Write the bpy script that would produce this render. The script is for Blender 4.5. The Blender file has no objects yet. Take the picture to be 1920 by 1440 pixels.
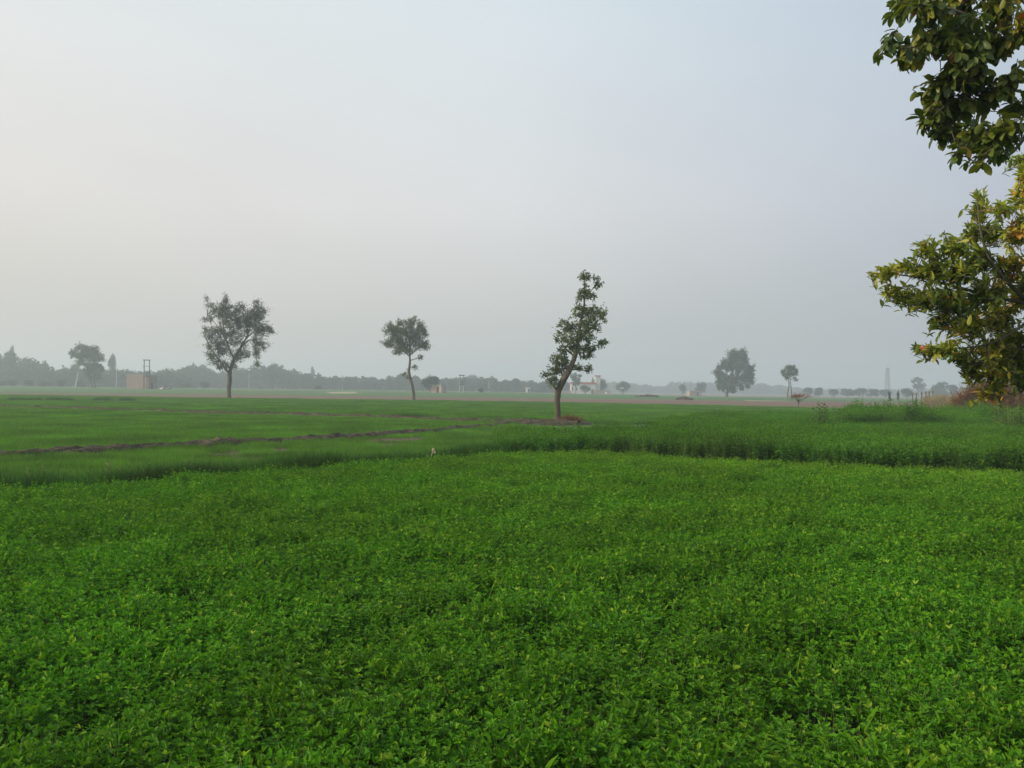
import bpy, math, random
import numpy as np
from mathutils import Vector, Matrix, noise as mnoise

R = math.radians
sc = bpy.context.scene
COL = sc.collection

# ------------------------------------------------------------------ camera
FPX = 1653.0                       # focal length in photo pixels (1920 wide)
H = 1.9                            # eye height above the soil
PITCH = math.atan(11.5 / FPX)
ROLL = math.atan(0.012)
_f = Vector((0, math.cos(PITCH), math.sin(PITCH)))
_u0 = Vector((0, -math.sin(PITCH), math.cos(PITCH)))
_r0 = Vector((1, 0, 0))
_u = _u0 * math.cos(ROLL) - _r0 * math.sin(ROLL)
_r = _r0 * math.cos(ROLL) + _u0 * math.sin(ROLL)
cam_d = bpy.data.cameras.new("camera")
cam = bpy.data.objects.new("camera", cam_d)
COL.objects.link(cam)
cam_d.sensor_width = 36.0
cam_d.lens = 36.0 * FPX / 1920.0
cam_d.clip_start = 0.05
cam_d.clip_end = 6000
cam.matrix_world = Matrix(((_r.x, _u.x, -_f.x, 0), (_r.y, _u.y, -_f.y, 0), (_r.z, _u.z, -_f.z, H), (0, 0, 0, 1)))
sc.camera = cam

# ------------------------------------------------------------------ sky, sun, exposure
SUN_EL, SUN_AZ = 28.0, -102.0       # elevation; azimuth from +Y, negative = left
sdir = Vector((math.sin(R(SUN_AZ)) * math.cos(R(SUN_EL)), math.cos(R(SUN_AZ)) * math.cos(R(SUN_EL)), math.sin(R(SUN_EL))))
world = bpy.data.worlds.new("World")
sc.world = world
world.use_nodes = True
wt = world.node_tree
for n in list(wt.nodes):
    wt.nodes.remove(n)
def WN(t, **k):
    n = wt.nodes.new(t)
    for a, b in k.items():
        setattr(n, a, b)
    return n
wo = WN('ShaderNodeOutputWorld')
bgn = WN('ShaderNodeBackground')
sky = WN('ShaderNodeTexSky', sky_type='NISHITA')
sky.sun_disc = False
sky.sun_elevation = R(SUN_EL)
sky.sun_rotation = R(SUN_AZ)
sky.air_density = 1.6
sky.dust_density = 7.0
sky.ozone_density = 1.0
# the hazy veil over the sky: a function of view direction in the sky itself
tc = WN('ShaderNodeTexCoord')
sep = WN('ShaderNodeSeparateXYZ')
wt.links.new(tc.outputs['Generated'], sep.inputs[0])
elr = WN('ShaderNodeValToRGB')
el = elr.color_ramp
SK = 10.0                          # veil colours are divided by the background strength
el.elements[0].position = 0.0; el.elements[0].color = (0.54, 0.57, 0.59, 1)
el.elements[1].position = 1.0; el.elements[1].color = (0.40, 0.56, 0.78, 1)
e = el.elements.new(0.07); e.color = (0.562, 0.592, 0.620, 1)
e = el.elements.new(0.20); e.color = (0.675, 0.716, 0.780, 1)
e = el.elements.new(0.40); e.color = (0.650, 0.755, 0.855, 1)
wt.links.new(sep.outputs['Z'], elr.inputs[0])
azr = WN('ShaderNodeMapRange')
azr.inputs['From Min'].default_value = 0.5
azr.inputs['From Max'].default_value = -0.62
azr.inputs['To Min'].default_value = 0.0
azr.inputs['To Max'].default_value = 1.0
wt.links.new(sep.outputs['X'], azr.inputs['Value'])
tint = WN('ShaderNodeValToRGB')
tr_ = tint.color_ramp
tr_.elements[0].position = 0.0; tr_.elements[0].color = (0.81, 0.83, 0.88, 1)
tr_.elements[1].position = 1.0; tr_.elements[1].color = (1.33, 1.18, 1.03, 1)
e = tr_.elements.new(0.447); e.color = (1.20, 1.14, 1.06, 1)
wt.links.new(azr.outputs[0], tint.inputs[0])
veil = WN('ShaderNodeMix', data_type='RGBA', blend_type='MULTIPLY')
veil.inputs[0].default_value = 1.0
wt.links.new(elr.outputs[0], veil.inputs[6])
wt.links.new(tint.outputs[0], veil.inputs[7])
sn = WN('ShaderNodeTexNoise'); sn.inputs['Scale'].default_value = 2.2; sn.inputs['Detail'].default_value = 3
smp = WN('ShaderNodeMapping'); smp.inputs['Scale'].default_value = (1, 1, 3.5)
wt.links.new(tc.outputs['Generated'], smp.inputs['Vector']); wt.links.new(smp.outputs[0], sn.inputs['Vector'])
snr = WN('ShaderNodeMapRange'); snr.inputs['From Min'].default_value = .3; snr.inputs['From Max'].default_value = .7
snr.inputs['To Min'].default_value = SK * .972; snr.inputs['To Max'].default_value = SK * 1.028
wt.links.new(sn.outputs['Fac'], snr.inputs['Value'])
vs = WN('ShaderNodeVectorMath', operation='SCALE')
wt.links.new(snr.outputs[0], vs.inputs['Scale'])
wt.links.new(veil.outputs[2], vs.inputs[0])
mx = WN('ShaderNodeMix', data_type='RGBA')
mx.inputs[0].default_value = 0.90
wt.links.new(sky.outputs[0], mx.inputs[6])
wt.links.new(vs.outputs[0], mx.inputs[7])
wt.links.new(mx.outputs[2], bgn.inputs[0])
bgn.inputs[1].default_value = 0.1
wt.links.new(bgn.outputs[0], wo.inputs[0])

sun_d = bpy.data.lights.new("sun", 'SUN')
sun_d.energy = 3.8
sun_d.angle = R(3.0)
sun_d.color = (1.0, 0.86, 0.66)
sun = bpy.data.objects.new("sun", sun_d)
COL.objects.link(sun)
sun.rotation_euler = sdir.to_track_quat('Z', 'Y').to_euler()
sun.location = (-30, 0, 40)

sc.view_settings.view_transform = 'Standard'
sc.view_settings.look = 'None'
sc.view_settings.exposure = 0.0
sc.view_settings.gamma = 1.0
sc.view_settings.use_curve_mapping = False
try:
    sc.cycles.volume_bounces = 1
    sc.cycles.max_bounces = 6
    sc.cycles.transparent_max_bounces = 4
    sc.cycles.sample_clamp_indirect = 4
except Exception:
    pass

# ------------------------------------------------------------------ pixel <-> place
def ray(px, py):
    d = _f + _r * ((px - 960) / FPX) + _u * ((720 - py) / FPX)
    return d
def at(px, py, Y):                 # the point on the pixel's ray at distance Y in front of the camera
    d = ray(px, py)
    t = Y / d.y
    return Vector((d.x * t, Y, H + d.z * t))
def gnd(px, py, z=0.0):            # where the pixel's ray meets height z
    d = ray(px, py)
    t = (z - H) / d.z
    return Vector((d.x * t, d.y * t, z))
def sst(a, b, x):
    t = min(1, max(0, (x - a) / (b - a)))
    return t * t * (3 - 2 * t)
def GZ(X, Y):                      # the land rises a little far off to the left
    return 0.85 * sst(205, 330, Y) * (1 - sst(-10, 90, X))
def PXM(Y):                        # metres per photo pixel at distance Y
    return Y / FPX

# ------------------------------------------------------------------ object helpers
def tag(o, label=None, cat=None, group=None, kind=None):
    if label: o['label'] = label
    if cat: o['category'] = cat
    if group: o['group'] = group
    if kind: o['kind'] = kind
    return o
def empty(name, loc, label, cat, group=None):
    o = bpy.data.objects.new(name, None)
    o.empty_display_size = 0.3
    COL.objects.link(o)
    o.location = loc
    tag(o, label, cat, group)
    return o
class MB:
    """collects numpy geometry; polygons of any size, a tint per vertex, a material index per polygon"""
    def __init__(s):
        s.V = []; s.T = []; s.F = []; s.n = 0
    def add(s, V, F, tint=0.5, mat=0, smooth=False):
        V = np.asarray(V, dtype=np.float64).reshape(-1, 3)
        F = np.asarray(F, dtype=np.int64)
        if not len(V): return
        t = np.full(len(V), tint) if np.isscalar(tint) else np.asarray(tint, dtype=float)
        s.V.append(V); s.T.append(t); s.F.append((F + s.n, mat, smooth)); s.n += len(V)
    def mesh(s, name, mats, origin=(0, 0, 0)):
        me = bpy.data.meshes.new(name)
        V = np.concatenate(s.V) - np.array(origin)
        T = np.concatenate(s.T)
        me.vertices.add(len(V)); me.vertices.foreach_set('co', V.ravel())
        nl = sum(f.size for f, m, k in s.F); nf = sum(len(f) for f, m, k in s.F)
        me.loops.add(nl); me.polygons.add(nf)
        li = np.concatenate([f.ravel() for f, m, k in s.F])
        sz = np.concatenate([np.full(len(f), f.shape[1]) for f, m, k in s.F])
        st = np.concatenate([[0], np.cumsum(sz)[:-1]])
        me.loops.foreach_set('vertex_index', li.astype(np.int32))
        me.polygons.foreach_set('loop_start', st.astype(np.int32))
        me.polygons.foreach_set('material_index', np.concatenate([np.full(len(f), m) for f, m, k in s.F]).astype(np.int32))
        me.polygons.foreach_set('use_smooth', np.concatenate([np.full(len(f), k) for f, m, k in s.F]).astype(bool))
        me.update(calc_edges=True)
        a = me.attributes.new('tint', 'FLOAT', 'POINT')
        a.data.foreach_set('value', T.astype(np.float32))
        for m in mats: me.materials.append(m)
        me.validate()
        return me
    def obj(s, name, mats, parent=None, origin=(0, 0, 0), link=True):
        if not isinstance(mats, (list, tuple)): mats = [mats]
        o = bpy.data.objects.new(name, s.mesh(name, mats, origin))
        if link: COL.objects.link(o)
        if parent is not None:
            o.parent = parent
        return o
def unit(a):
    return a / np.maximum(np.linalg.norm(a, axis=-1, keepdims=True), 1e-9)
def leaves2(mb, P, D, N, L, W, tint, mat=0, droop=0.12, fold=0.15):
    """two quads folded on the midrib"""
    D = unit(D); S = unit(np.cross(D, N)); N = np.cross(S, D)
    L = L[:, None]; W = W[:, None]
    base = P; tip = P + D * L - N * L * droop
    l1 = P + D * L * .38 + S * W * .5 + N * W * fold
    r1 = P + D * L * .38 - S * W * .5 + N * W * fold
    l2 = P + D * L * .78 + S * W * .40 + N * (W * fold * .8 - L * droop * .5)
    r2 = P + D * L * .78 - S * W * .40 + N * (W * fold * .8 - L * droop * .5)
    V = np.stack([base, l1, l2, tip, r2, r1], 1).reshape(-1, 3)
    i = np.arange(len(P))[:, None] * 6
    F = np.concatenate([i + np.array([[0, 3, 2, 1]]), i + np.array([[0, 5, 4, 3]])])
    mb.add(V, F, np.repeat(tint, 6), mat)
def leaves3(mb, P, D, N, L, W, tint, mat=0, droop=0.25, fold=0.12, wide=0.6):
    """bent leaf with a petiole, ten verts, for the near tree"""
    D = unit(D); S = unit(np.cross(D, N)); N = np.cross(S, D)
    L = L[:, None]; W = W[:, None]
    def p(t, w):
        return P + D * L * t + S * W * w * .5 + N * (abs(w) * W * fold - L * droop * t * t)
    ts = (.10, .36, .66, .88)
    ws = (.25, .82, 1.0, .62) if wide > .5 else (.45, 1.0, .85, .45)
    rows = [p(t, w * s) for t, w in zip(ts, ws) for s in (-1, 0, 1)]
    V = np.stack(rows + [p(1.0, 0)], 1)
    n = V.shape[1]
    V = V.reshape(-1, 3)
    i = np.arange(len(P))[:, None] * n
    q = []
    for k in range(3):
        a = k * 3
        q += [[a, a + 1, a + 4, a + 3], [a + 1, a + 2, a + 5, a + 4]]
    F = np.concatenate([i + np.array([x]) for x in q])
    mb.add(V, F, np.repeat(tint, n), mat, True)
    # end triangles share the rows
    Vt = np.stack([rows[9], rows[10], rows[11], p(1.0, 0)], 1).reshape(-1, 3)
    j = np.arange(len(P))[:, None] * 4
    mb.add(Vt, np.concatenate([j + np.array([[0, 1, 3]]), j + np.array([[1, 2, 3]])]), np.repeat(tint, 4), mat, True)
def tube(mb, pts, rad, sides=6, tint=0.5, mat=0, rng=None, knob=0.0):
    pts = np.asarray(pts, float); rad = np.asarray(rad, float)
    n = len(pts)
    T = np.gradient(pts, axis=0); T = unit(T)
    ref = np.array([0, 0, 1.0]) if abs(T[0][2]) < .8 else np.array([1.0, 0, 0])
    A = unit(np.cross(T, ref)); B = np.cross(T, A)
    ang = np.arange(sides) / sides * 2 * math.pi
    rr = rad[:, None] * np.ones(sides)[None]
    if knob and rng is not None:
        rr = rr * (1 + knob * rng.standard_normal(rr.shape))
    V = pts[:, None] + (A[:, None] * np.cos(ang)[None, :, None] + B[:, None] * np.sin(ang)[None, :, None]) * rr[:, :, None]
    F = []
    for i in range(n - 1):
        for k in range(sides):
            a = i * sides + k; b = i * sides + (k + 1) % sides
            F.append([a, b, b + sides, a + sides])
    mb.add(V.reshape(-1, 3), F, tint, mat, True)
    mb.add(V[-1], [list(range(sides))], tint, mat)
def box(mb, c, s, rz=0.0, tint=0.5, mat=0, taper=1.0):
    c = np.array(c, float); s = np.array(s, float) / 2
    V = np.array([[x, y, z] for z in (-1, 1) for x, y in ((-1, -1), (1, -1), (1, 1), (-1, 1))], float)
    V[4:, :2] *= taper
    V = V * s
    ca, sa = math.cos(rz), math.sin(rz)
    V = np.stack([V[:, 0] * ca - V[:, 1] * sa, V[:, 0] * sa + V[:, 1] * ca, V[:, 2]], 1) + c
    mb.add(V, [[3, 2, 1, 0], [4, 5, 6, 7], [0, 1, 5, 4], [1, 2, 6, 5], [2, 3, 7, 6], [3, 0, 4, 7]], tint, mat)

# ------------------------------------------------------------------ materials
def newmat(name):
    m = bpy.data.materials.new(name); m.use_nodes = True
    nt = m.node_tree
    for n in list(nt.nodes): nt.nodes.remove(n)
    out = nt.nodes.new('ShaderNodeOutputMaterial')
    return m, nt, out
def N_(nt, t, **k):
    n = nt.nodes.new(t)
    for a, b in k.items(): setattr(n, a, b)
    return n
def ramp(nt, stops, fac):
    r = N_(nt, 'ShaderNodeValToRGB')
    cr = r.color_ramp
    cr.elements[0].position, cr.elements[0].color = stops[0][0], (*stops[0][1], 1)
    cr.elements[1].position, cr.elements[1].color = stops[-1][0], (*stops[-1][1], 1)
    for p, c in stops[1:-1]:
        e = cr.elements.new(p); e.color = (*c, 1)
    nt.links.new(fac, r.inputs[0])
    return r.outputs[0]
def leafmat(name, stops, trans=0.3, rough=0.55, spec=0.3, nscale=0.5, namt=0.35, tcol=(1.0, 1.15, 0.5), rnd=0.25, nscale2=None, tramp=None):
    m, nt, out = newmat(name)
    at_ = N_(nt, 'ShaderNodeAttribute', attribute_name='tint')
    c = ramp(nt, stops, at_.outputs['Fac'])
    geo = N_(nt, 'ShaderNodeNewGeometry')
    no = N_(nt, 'ShaderNodeTexNoise'); no.inputs['Scale'].default_value = nscale; no.inputs['Detail'].default_value = 3
    nt.links.new(geo.outputs['Position'], no.inputs['Vector'])
    mr = N_(nt, 'ShaderNodeMapRange')
    mr.inputs['From Min'].default_value = .3; mr.inputs['From Max'].default_value = .7
    mr.inputs['To Min'].default_value = 1 - namt; mr.inputs['To Max'].default_value = 1 + namt
    nt.links.new(no.outputs['Fac'], mr.inputs['Value'])
    oi = N_(nt, 'ShaderNodeObjectInfo')
    mr2 = N_(nt, 'ShaderNodeMapRange')
    mr2.inputs['To Min'].default_value = 1 - rnd; mr2.inputs['To Max'].default_value = 1 + rnd
    nt.links.new(oi.outputs['Random'], mr2.inputs['Value'])
    mu = N_(nt, 'ShaderNodeMath', operation='MULTIPLY')
    nt.links.new(mr.outputs[0], mu.inputs[0]); nt.links.new(mr2.outputs[0], mu.inputs[1])
    hs = N_(nt, 'ShaderNodeHueSaturation')
    nt.links.new(c, hs.inputs['Color']); nt.links.new(mu.outputs[0], hs.inputs['Value'])
    hr = N_(nt, 'ShaderNodeMapRange')
    hr.inputs['To Min'].default_value = .485; hr.inputs['To Max'].default_value = .515
    nt.links.new(no.outputs['Fac'], hr.inputs['Value']); nt.links.new(hr.outputs[0], hs.inputs['Hue'])
    pb = N_(nt, 'ShaderNodeBsdfPrincipled')
    pb.inputs['Roughness'].default_value = rough
    pb.inputs['Specular IOR Level'].default_value = spec
    nt.links.new(hs.outputs[0], pb.inputs['Base Color'])
    tr = N_(nt, 'ShaderNodeBsdfTranslucent')
    tm = N_(nt, 'ShaderNodeMix', data_type='RGBA', blend_type='MULTIPLY')
    tm.inputs[0].default_value = 1; tm.inputs[7].default_value = (*tcol, 1)
    nt.links.new(hs.outputs[0], tm.inputs[6]); nt.links.new(tm.outputs[2], tr.inputs[0])
    ms = N_(nt, 'ShaderNodeMixShader'); ms.inputs[0].default_value = trans
    nt.links.new(pb.outputs[0], ms.inputs[1]); nt.links.new(tr.outputs[0], ms.inputs[2])
    nt.links.new(ms.outputs[0], out.inputs[0])
    return m
def solidmat(name, stops, scale=4.0, detail=5, rough=0.85, bump=0.3, bscale=None, stretch=(1, 1, 1), spec=0.2, dist=0.05, obj_space=False):
    m, nt, out = newmat(name)
    if obj_space:
        tcn = N_(nt, 'ShaderNodeTexCoord'); src = tcn.outputs['Object']
    else:
        geo = N_(nt, 'ShaderNodeNewGeometry'); src = geo.outputs['Position']
    mp = N_(nt, 'ShaderNodeMapping'); mp.inputs['Scale'].default_value = stretch
    nt.links.new(src, mp.inputs['Vector'])
    no = N_(nt, 'ShaderNodeTexNoise'); no.inputs['Scale'].default_value = scale; no.inputs['Detail'].default_value = detail
    no.inputs['Roughness'].default_value = .62
    nt.links.new(mp.outputs[0], no.inputs['Vector'])
    c = ramp(nt, stops, no.outputs['Fac'])
    pb = N_(nt, 'ShaderNodeBsdfPrincipled'); pb.inputs['Roughness'].default_value = rough
    pb.inputs['Specular IOR Level'].default_value = spec
    nt.links.new(c, pb.inputs['Base Color'])
    if bump:
        n2 = N_(nt, 'ShaderNodeTexNoise'); n2.inputs['Scale'].default_value = bscale or scale * 4; n2.inputs['Detail'].default_value = 6
        nt.links.new(mp.outputs[0], n2.inputs['Vector'])
        b = N_(nt, 'ShaderNodeBump'); b.inputs['Strength'].default_value = bump; b.inputs['Distance'].default_value = dist
        nt.links.new(n2.outputs['Fac'], b.inputs['Height']); nt.links.new(b.outputs[0], pb.inputs['Normal'])
    nt.links.new(pb.outputs[0], out.inputs[0])
    return m
def brickmat(name, c1, c2, mortar, scale=1.0):
    m, nt, out = newmat(name)
    tcn = N_(nt, 'ShaderNodeTexCoord')
    sp = N_(nt, 'ShaderNodeSeparateXYZ'); nt.links.new(tcn.outputs['Object'], sp.inputs[0])
    ad = N_(nt, 'ShaderNodeMath', operation='ADD'); nt.links.new(sp.outputs[0], ad.inputs[0]); nt.links.new(sp.outputs[1], ad.inputs[1])
    cb = N_(nt, 'ShaderNodeCombineXYZ'); nt.links.new(ad.outputs[0], cb.inputs[0]); nt.links.new(sp.outputs[2], cb.inputs[1])
    br = N_(nt, 'ShaderNodeTexBrick')
    br.inputs['Color1'].default_value = (*c1, 1); br.inputs['Color2'].default_value = (*c2, 1); br.inputs['Mortar'].default_value = (*mortar, 1)
    br.inputs['Scale'].default_value = scale; br.inputs['Brick Width'].default_value = .24; br.inputs['Row Height'].default_value = .08
    br.inputs['Mortar Size'].default_value = .012
    nt.links.new(cb.outputs[0], br.inputs['Vector'])
    no = N_(nt, 'ShaderNodeTexNoise'); no.inputs['Scale'].default_value = .5; no.inputs['Detail'].default_value = 5
    nt.links.new(tcn.outputs['Object'], no.inputs['Vector'])
    mr = N_(nt, 'ShaderNodeMapRange'); mr.inputs['To Min'].default_value = .55; mr.inputs['To Max'].default_value = 1.4
    nt.links.new(no.outputs['Fac'], mr.inputs['Value'])
    hs = N_(nt, 'ShaderNodeHueSaturation'); nt.links.new(br.outputs[0], hs.inputs['Color']); nt.links.new(mr.outputs[0], hs.inputs['Value'])
    pb = N_(nt, 'ShaderNodeBsdfPrincipled'); pb.inputs['Roughness'].default_value = .9
    nt.links.new(hs.outputs[0], pb.inputs['Base Color']); nt.links.new(pb.outputs[0], out.inputs[0])
    return m

M = {}
M['clover'] = leafmat('clover_leaf', [(0, (.045, .15, .008)), (.45, (.085, .24, .010)), (.8, (.15, .33, .012)), (1, (.26, .38, .03))], trans=.36, rough=.55, spec=.14, nscale=.45, namt=.16, rnd=.14)
M['clover_stem'] = leafmat('clover_stem', [(0, (.10, .17, .04)), (1, (.26, .30, .13))], trans=.05, nscale=1)
M['fodder'] = leafmat('fodder_leaf', [(0, (.045, .14, .012)), (.5, (.080, .215, .014)), (1, (.15, .29, .02))], trans=.34, spec=.14, nscale=.35, namt=.25)
M['wheat'] = leafmat('wheat_blade', [(0, (.062, .17, .016)), (.6, (.105, .245, .020)), (1, (.19, .31, .035))], trans=.38, spec=.14, nscale=.35, namt=.30, tcol=(1, 1.1, .45))
M['bankgrass'] = leafmat('bank_grass', [(0, (.018, .065, .009)), (.6, (.045, .122, .012)), (1, (.13, .22, .035))], trans=.3, spec=.15, nscale=.6)  # dark grass green, deepened further to paint in the bank's shaded face
M['tree_far'] = leafmat('far_foliage', [(0, (.028, .045, .022)), (.7, (.055, .085, .035)), (1, (.085, .11, .045))], trans=.15, nscale=.05, namt=.2)
M['tree_mid'] = leafmat('mid_foliage', [(0, (.060, .082, .032)), (.6, (.13, .165, .062)), (1, (.27, .28, .12))], trans=.32, nscale=.25, namt=.2)
M['tree_near'] = leafmat('broad_leaf', [(0, (.040, .066, .014)), (.40, (.095, .140, .020)), (.66, (.24, .26, .032)), (.84, (.33, .29, .035)), (.93, (.42, .23, .04)), (1, (.5, .14, .06))], trans=.30, rough=.45, spec=.35, nscale=.8, namt=.2, tcol=(1.1, 1.1, .4))
M['weed'] = leafmat('weed_leaf', [(0, (.035, .10, .02)), (.6, (.07, .15, .03)), (1, (.15, .22, .05))], trans=.25, nscale=.6)
M['sapling'] = leafmat('sapling_leaf', [(0, (.05, .10, .02)), (.6, (.14, .17, .03)), (1, (.28, .24, .05))], trans=.25, nscale=.6)
M['thorn'] = leafmat('dry_brush', [(0, (.10, .045, .022)), (.6, (.21, .095, .042)), (1, (.36, .20, .08))], trans=.05, nscale=.6, namt=.35, spec=.1)
M['drygrass'] = leafmat('dry_grass', [(0, (.16, .13, .06)), (1, (.36, .27, .13))], trans=.2, nscale=.3)
M['bark'] = solidmat('bark', [(.25, (.05, .036, .026)), (.5, (.105, .078, .055)), (.75, (.19, .15, .105))], scale=3, stretch=(1, 1, .25), bump=.8, bscale=14, dist=.04)
M['bark_near'] = solidmat('bark_grey', [(.25, (.05, .045, .035)), (.5, (.10, .09, .065)), (.75, (.17, .15, .11))], scale=6, stretch=(1, 1, .3), bump=.6, bscale=30, dist=.01)
M['soil'] = solidmat('soil', [(.25, (.05, .036, .024)), (.5, (.105, .075, .05)), (.75, (.19, .135, .09))], scale=5, detail=8, bump=.9, bscale=22, dist=.04)
M['clod'] = solidmat('clod_soil', [(.3, (.026, .018, .009)), (.52, (.068, .048, .026)), (.78, (.20, .15, .085))], scale=3, detail=8, bump=.9, bscale=18, dist=.05)
M['cropfloor'] = solidmat('crop_floor', [(.3, (.016, .028, .009)), (.55, (.030, .052, .014)), (.75, (.06, .05, .028))], scale=6, detail=8, bump=.7, bscale=30, dist=.03)
M['wheatfloor'] = solidmat('wheat_floor', [(.3, (.05, .12, .02)), (.52, (.065, .15, .026)), (.66, (.12, .13, .05)), (.8, (.19, .15, .09))], scale=2.2, detail=8, bump=.6, bscale=24, dist=.03)
M['plough'] = solidmat('ploughed_earth', [(.28, (.085, .052, .034)), (.45, (.15, .092, .060)), (.62, (.20, .130, .085)), (.8, (.12, .14, .05))], scale=.10, detail=7, bump=.8, bscale=1.5, stretch=(.22, 2.2, 1), dist=.2)
M['fargreen'] = solidmat('far_green_field', [(.28, (.12, .10, .045)), (.40, (.06, .12, .02)), (.6, (.045, .13, .015)), (.8, (.12, .16, .03))], scale=.045, detail=6, bump=.3, bscale=2, stretch=(.2, 1.6, 1), dist=.1)
M['farbrown'] = solidmat('far_brown_field', [(.3, (.14, .10, .07)), (.6, (.22, .155, .11)), (.8, (.14, .15, .07))], scale=.04, detail=6, bump=.3, bscale=2, stretch=(.25, 1.5, 1), dist=.1)
M['stubble'] = solidmat('pale_stubble', [(.3, (.26, .24, .12)), (.7, (.40, .37, .20))], scale=.3, detail=6, bump=.3)
M['brick'] = brickmat('weathered_brick', (.19, .12, .095), (.24, .15, .115), (.20, .17, .14))
M['brick_pale'] = brickmat('dusty_brick', (.38, .24, .18), (.44, .30, .23), (.36, .30, .25))
M['plaster'] = solidmat('white_plaster', [(.3, (.48, .45, .42)), (.7, (.66, .63, .60))], scale=1.2, rough=.8, bump=.1)
M['redband'] = solidmat('red_parapet_paint', [(.3, (.36, .08, .07)), (.7, (.46, .12, .10))], scale=1.2, rough=.7, bump=.1)
M['pinkplaster'] = solidmat('pink_plaster', [(.3, (.48, .32, .28)), (.7, (.60, .43, .38))], scale=1.2, rough=.8, bump=.1)
M['dark'] = solidmat('dark_opening', [(.3, (.02, .02, .022)), (.7, (.035, .035, .04))], scale=2, bump=0)
M['concrete'] = solidmat('grey_concrete', [(.3, (.30, .29, .27)), (.7, (.46, .45, .42))], scale=2, rough=.85, bump=.2)
M['whitewood'] = solidmat('pale_trunk', [(.3, (.45, .43, .38)), (.7, (.66, .63, .57))], scale=1, rough=.8, bump=.2)
M['steel'] = solidmat('galvanised_steel', [(.3, (.16, .16, .165)), (.7, (.26, .26, .27))], scale=2, rough=.5, bump=.05, spec=.5)
M['darksteel'] = solidmat('rusty_dark_steel', [(.3, (.045, .042, .04)), (.7, (.09, .08, .075))], scale=2, rough=.7, bump=.1)
M['whitepaint'] = solidmat('white_paint', [(.3, (.72, .72, .70)), (.7, (.85, .85, .83))], scale=2, rough=.5, bump=.05)
M['rag'] = solidmat('faded_cloth', [(.35, (.45, .28, .12)), (.6, (.66, .60, .40))], scale=14, rough=.9, bump=.3, obj_space=True)

# ------------------------------------------------------------------ the ground
def ground_sheet(name, mat, xs, ys, zoff, kind='structure', fn=None):
    mb = MB()
    X, Y = np.meshgrid(xs, ys)
    Z = np.array([[GZ(x, y) for x in xs] for y in ys]) + zoff
    if fn is not None:
        for i, y in enumerate(ys):
            for j, x in enumerate(xs):
                Z[i, j] += fn(x, y)
    V = np.stack([X, Y, Z], -1).reshape(-1, 3)
    nx = len(xs)
    F = [[i * nx + j, i * nx + j + 1, (i + 1) * nx + j + 1, (i + 1) * nx + j] for i in range(len(ys) - 1) for j in range(nx - 1)]
    mb.add(V, F, .5, 0, True)
    o = mb.obj(name, mat)
    return tag(o, kind=kind)
XS = [-1480, -700, -350, -180, -90, -45, -20, -8, 0, 8, 20, 45, 90, 180, 350, 700, 1480]
YS = [-280, -60, -10, 0, 10, 20, 35, 60, 90, 130, 180] + list(range(205, 345, 14)) + [350, 420, 600, 1000, 1690]
ground_sheet('ground', M['wheatfloor'], XS, YS, 0.0)

def poly_strip(name, mat, near, far, z, kind='structure', nsub=40, rows=3):
    """a sheet of land between a near line and a far line, both given as (x, y) polylines running left to right"""
    def samp(line, t):
        line = [Vector(p) for p in line]
        L = [0]
        for a, b in zip(line, line[1:]): L.append(L[-1] + (b - a).length)
        s = t * L[-1]
        for k in range(len(line) - 1):
            if s <= L[k + 1] + 1e-9:
                u = (s - L[k]) / max(1e-9, L[k + 1] - L[k])
                return line[k].lerp(line[k + 1], u)
        return line[-1]
    mb = MB(); V = []
    for r in range(rows + 1):
        for i in range(nsub + 1):
            p = samp(near, i / nsub).lerp(samp(far, i / nsub), r / rows)
            V.append((p.x, p.y, GZ(p.x, p.y) + z))
    n = nsub + 1
    mb.add(V, [[r * n + i, r * n + i + 1, (r + 1) * n + i + 1, (r + 1) * n + i] for r in range(rows) for i in range(nsub)], .5, 0, True)
    return tag(mb.obj(name, mat), kind=kind)
def gl(pts, z=0.0):
    return [gnd(x, y, z).xy.to_tuple() for x, y in pts]

# field lines read off the photograph on the soil (metres)
CLOVER_EDGE = gl([(-260, 935), (0, 917), (400, 893), (700, 869), (930, 853), (1100, 851), (1300, 863), (1500, 873), (1920, 889), (2150, 895)], .3)
D1 = [(-24, 19.5)] + gl([(0, 860), (200, 850), (400, 838), (600, 828), (800, 813), (900, 804), (950, 799)])
D2 = [(-90, 82)] + gl([(0, 766), (150, 770), (400, 778), (650, 785), (850, 792), (1000, 795), (1085, 797)])
BR_N = [(-230, 158)] + gl([(0, 741.5), (200, 744.5), (430, 748), (800, 752), (1100, 757), (1500, 765.5), (1800, 772)]) + [(150, 100)]
BR_F = [(-260, 205)] + gl([(0, 736.5), (430, 740.5), (800, 745), (1100, 748), (1500, 752.5), (1800, 756)]) + [(260, 200)]

def inter(line, x):
    for (x0, y0), (x1, y1) in zip(line, line[1:]):
        if x0 <= x <= x1:
            return y0 + (y1 - y0) * (x - x0) / (x1 - x0)
    return line[0][1] if x < line[0][0] else line[-1][1]

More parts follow.
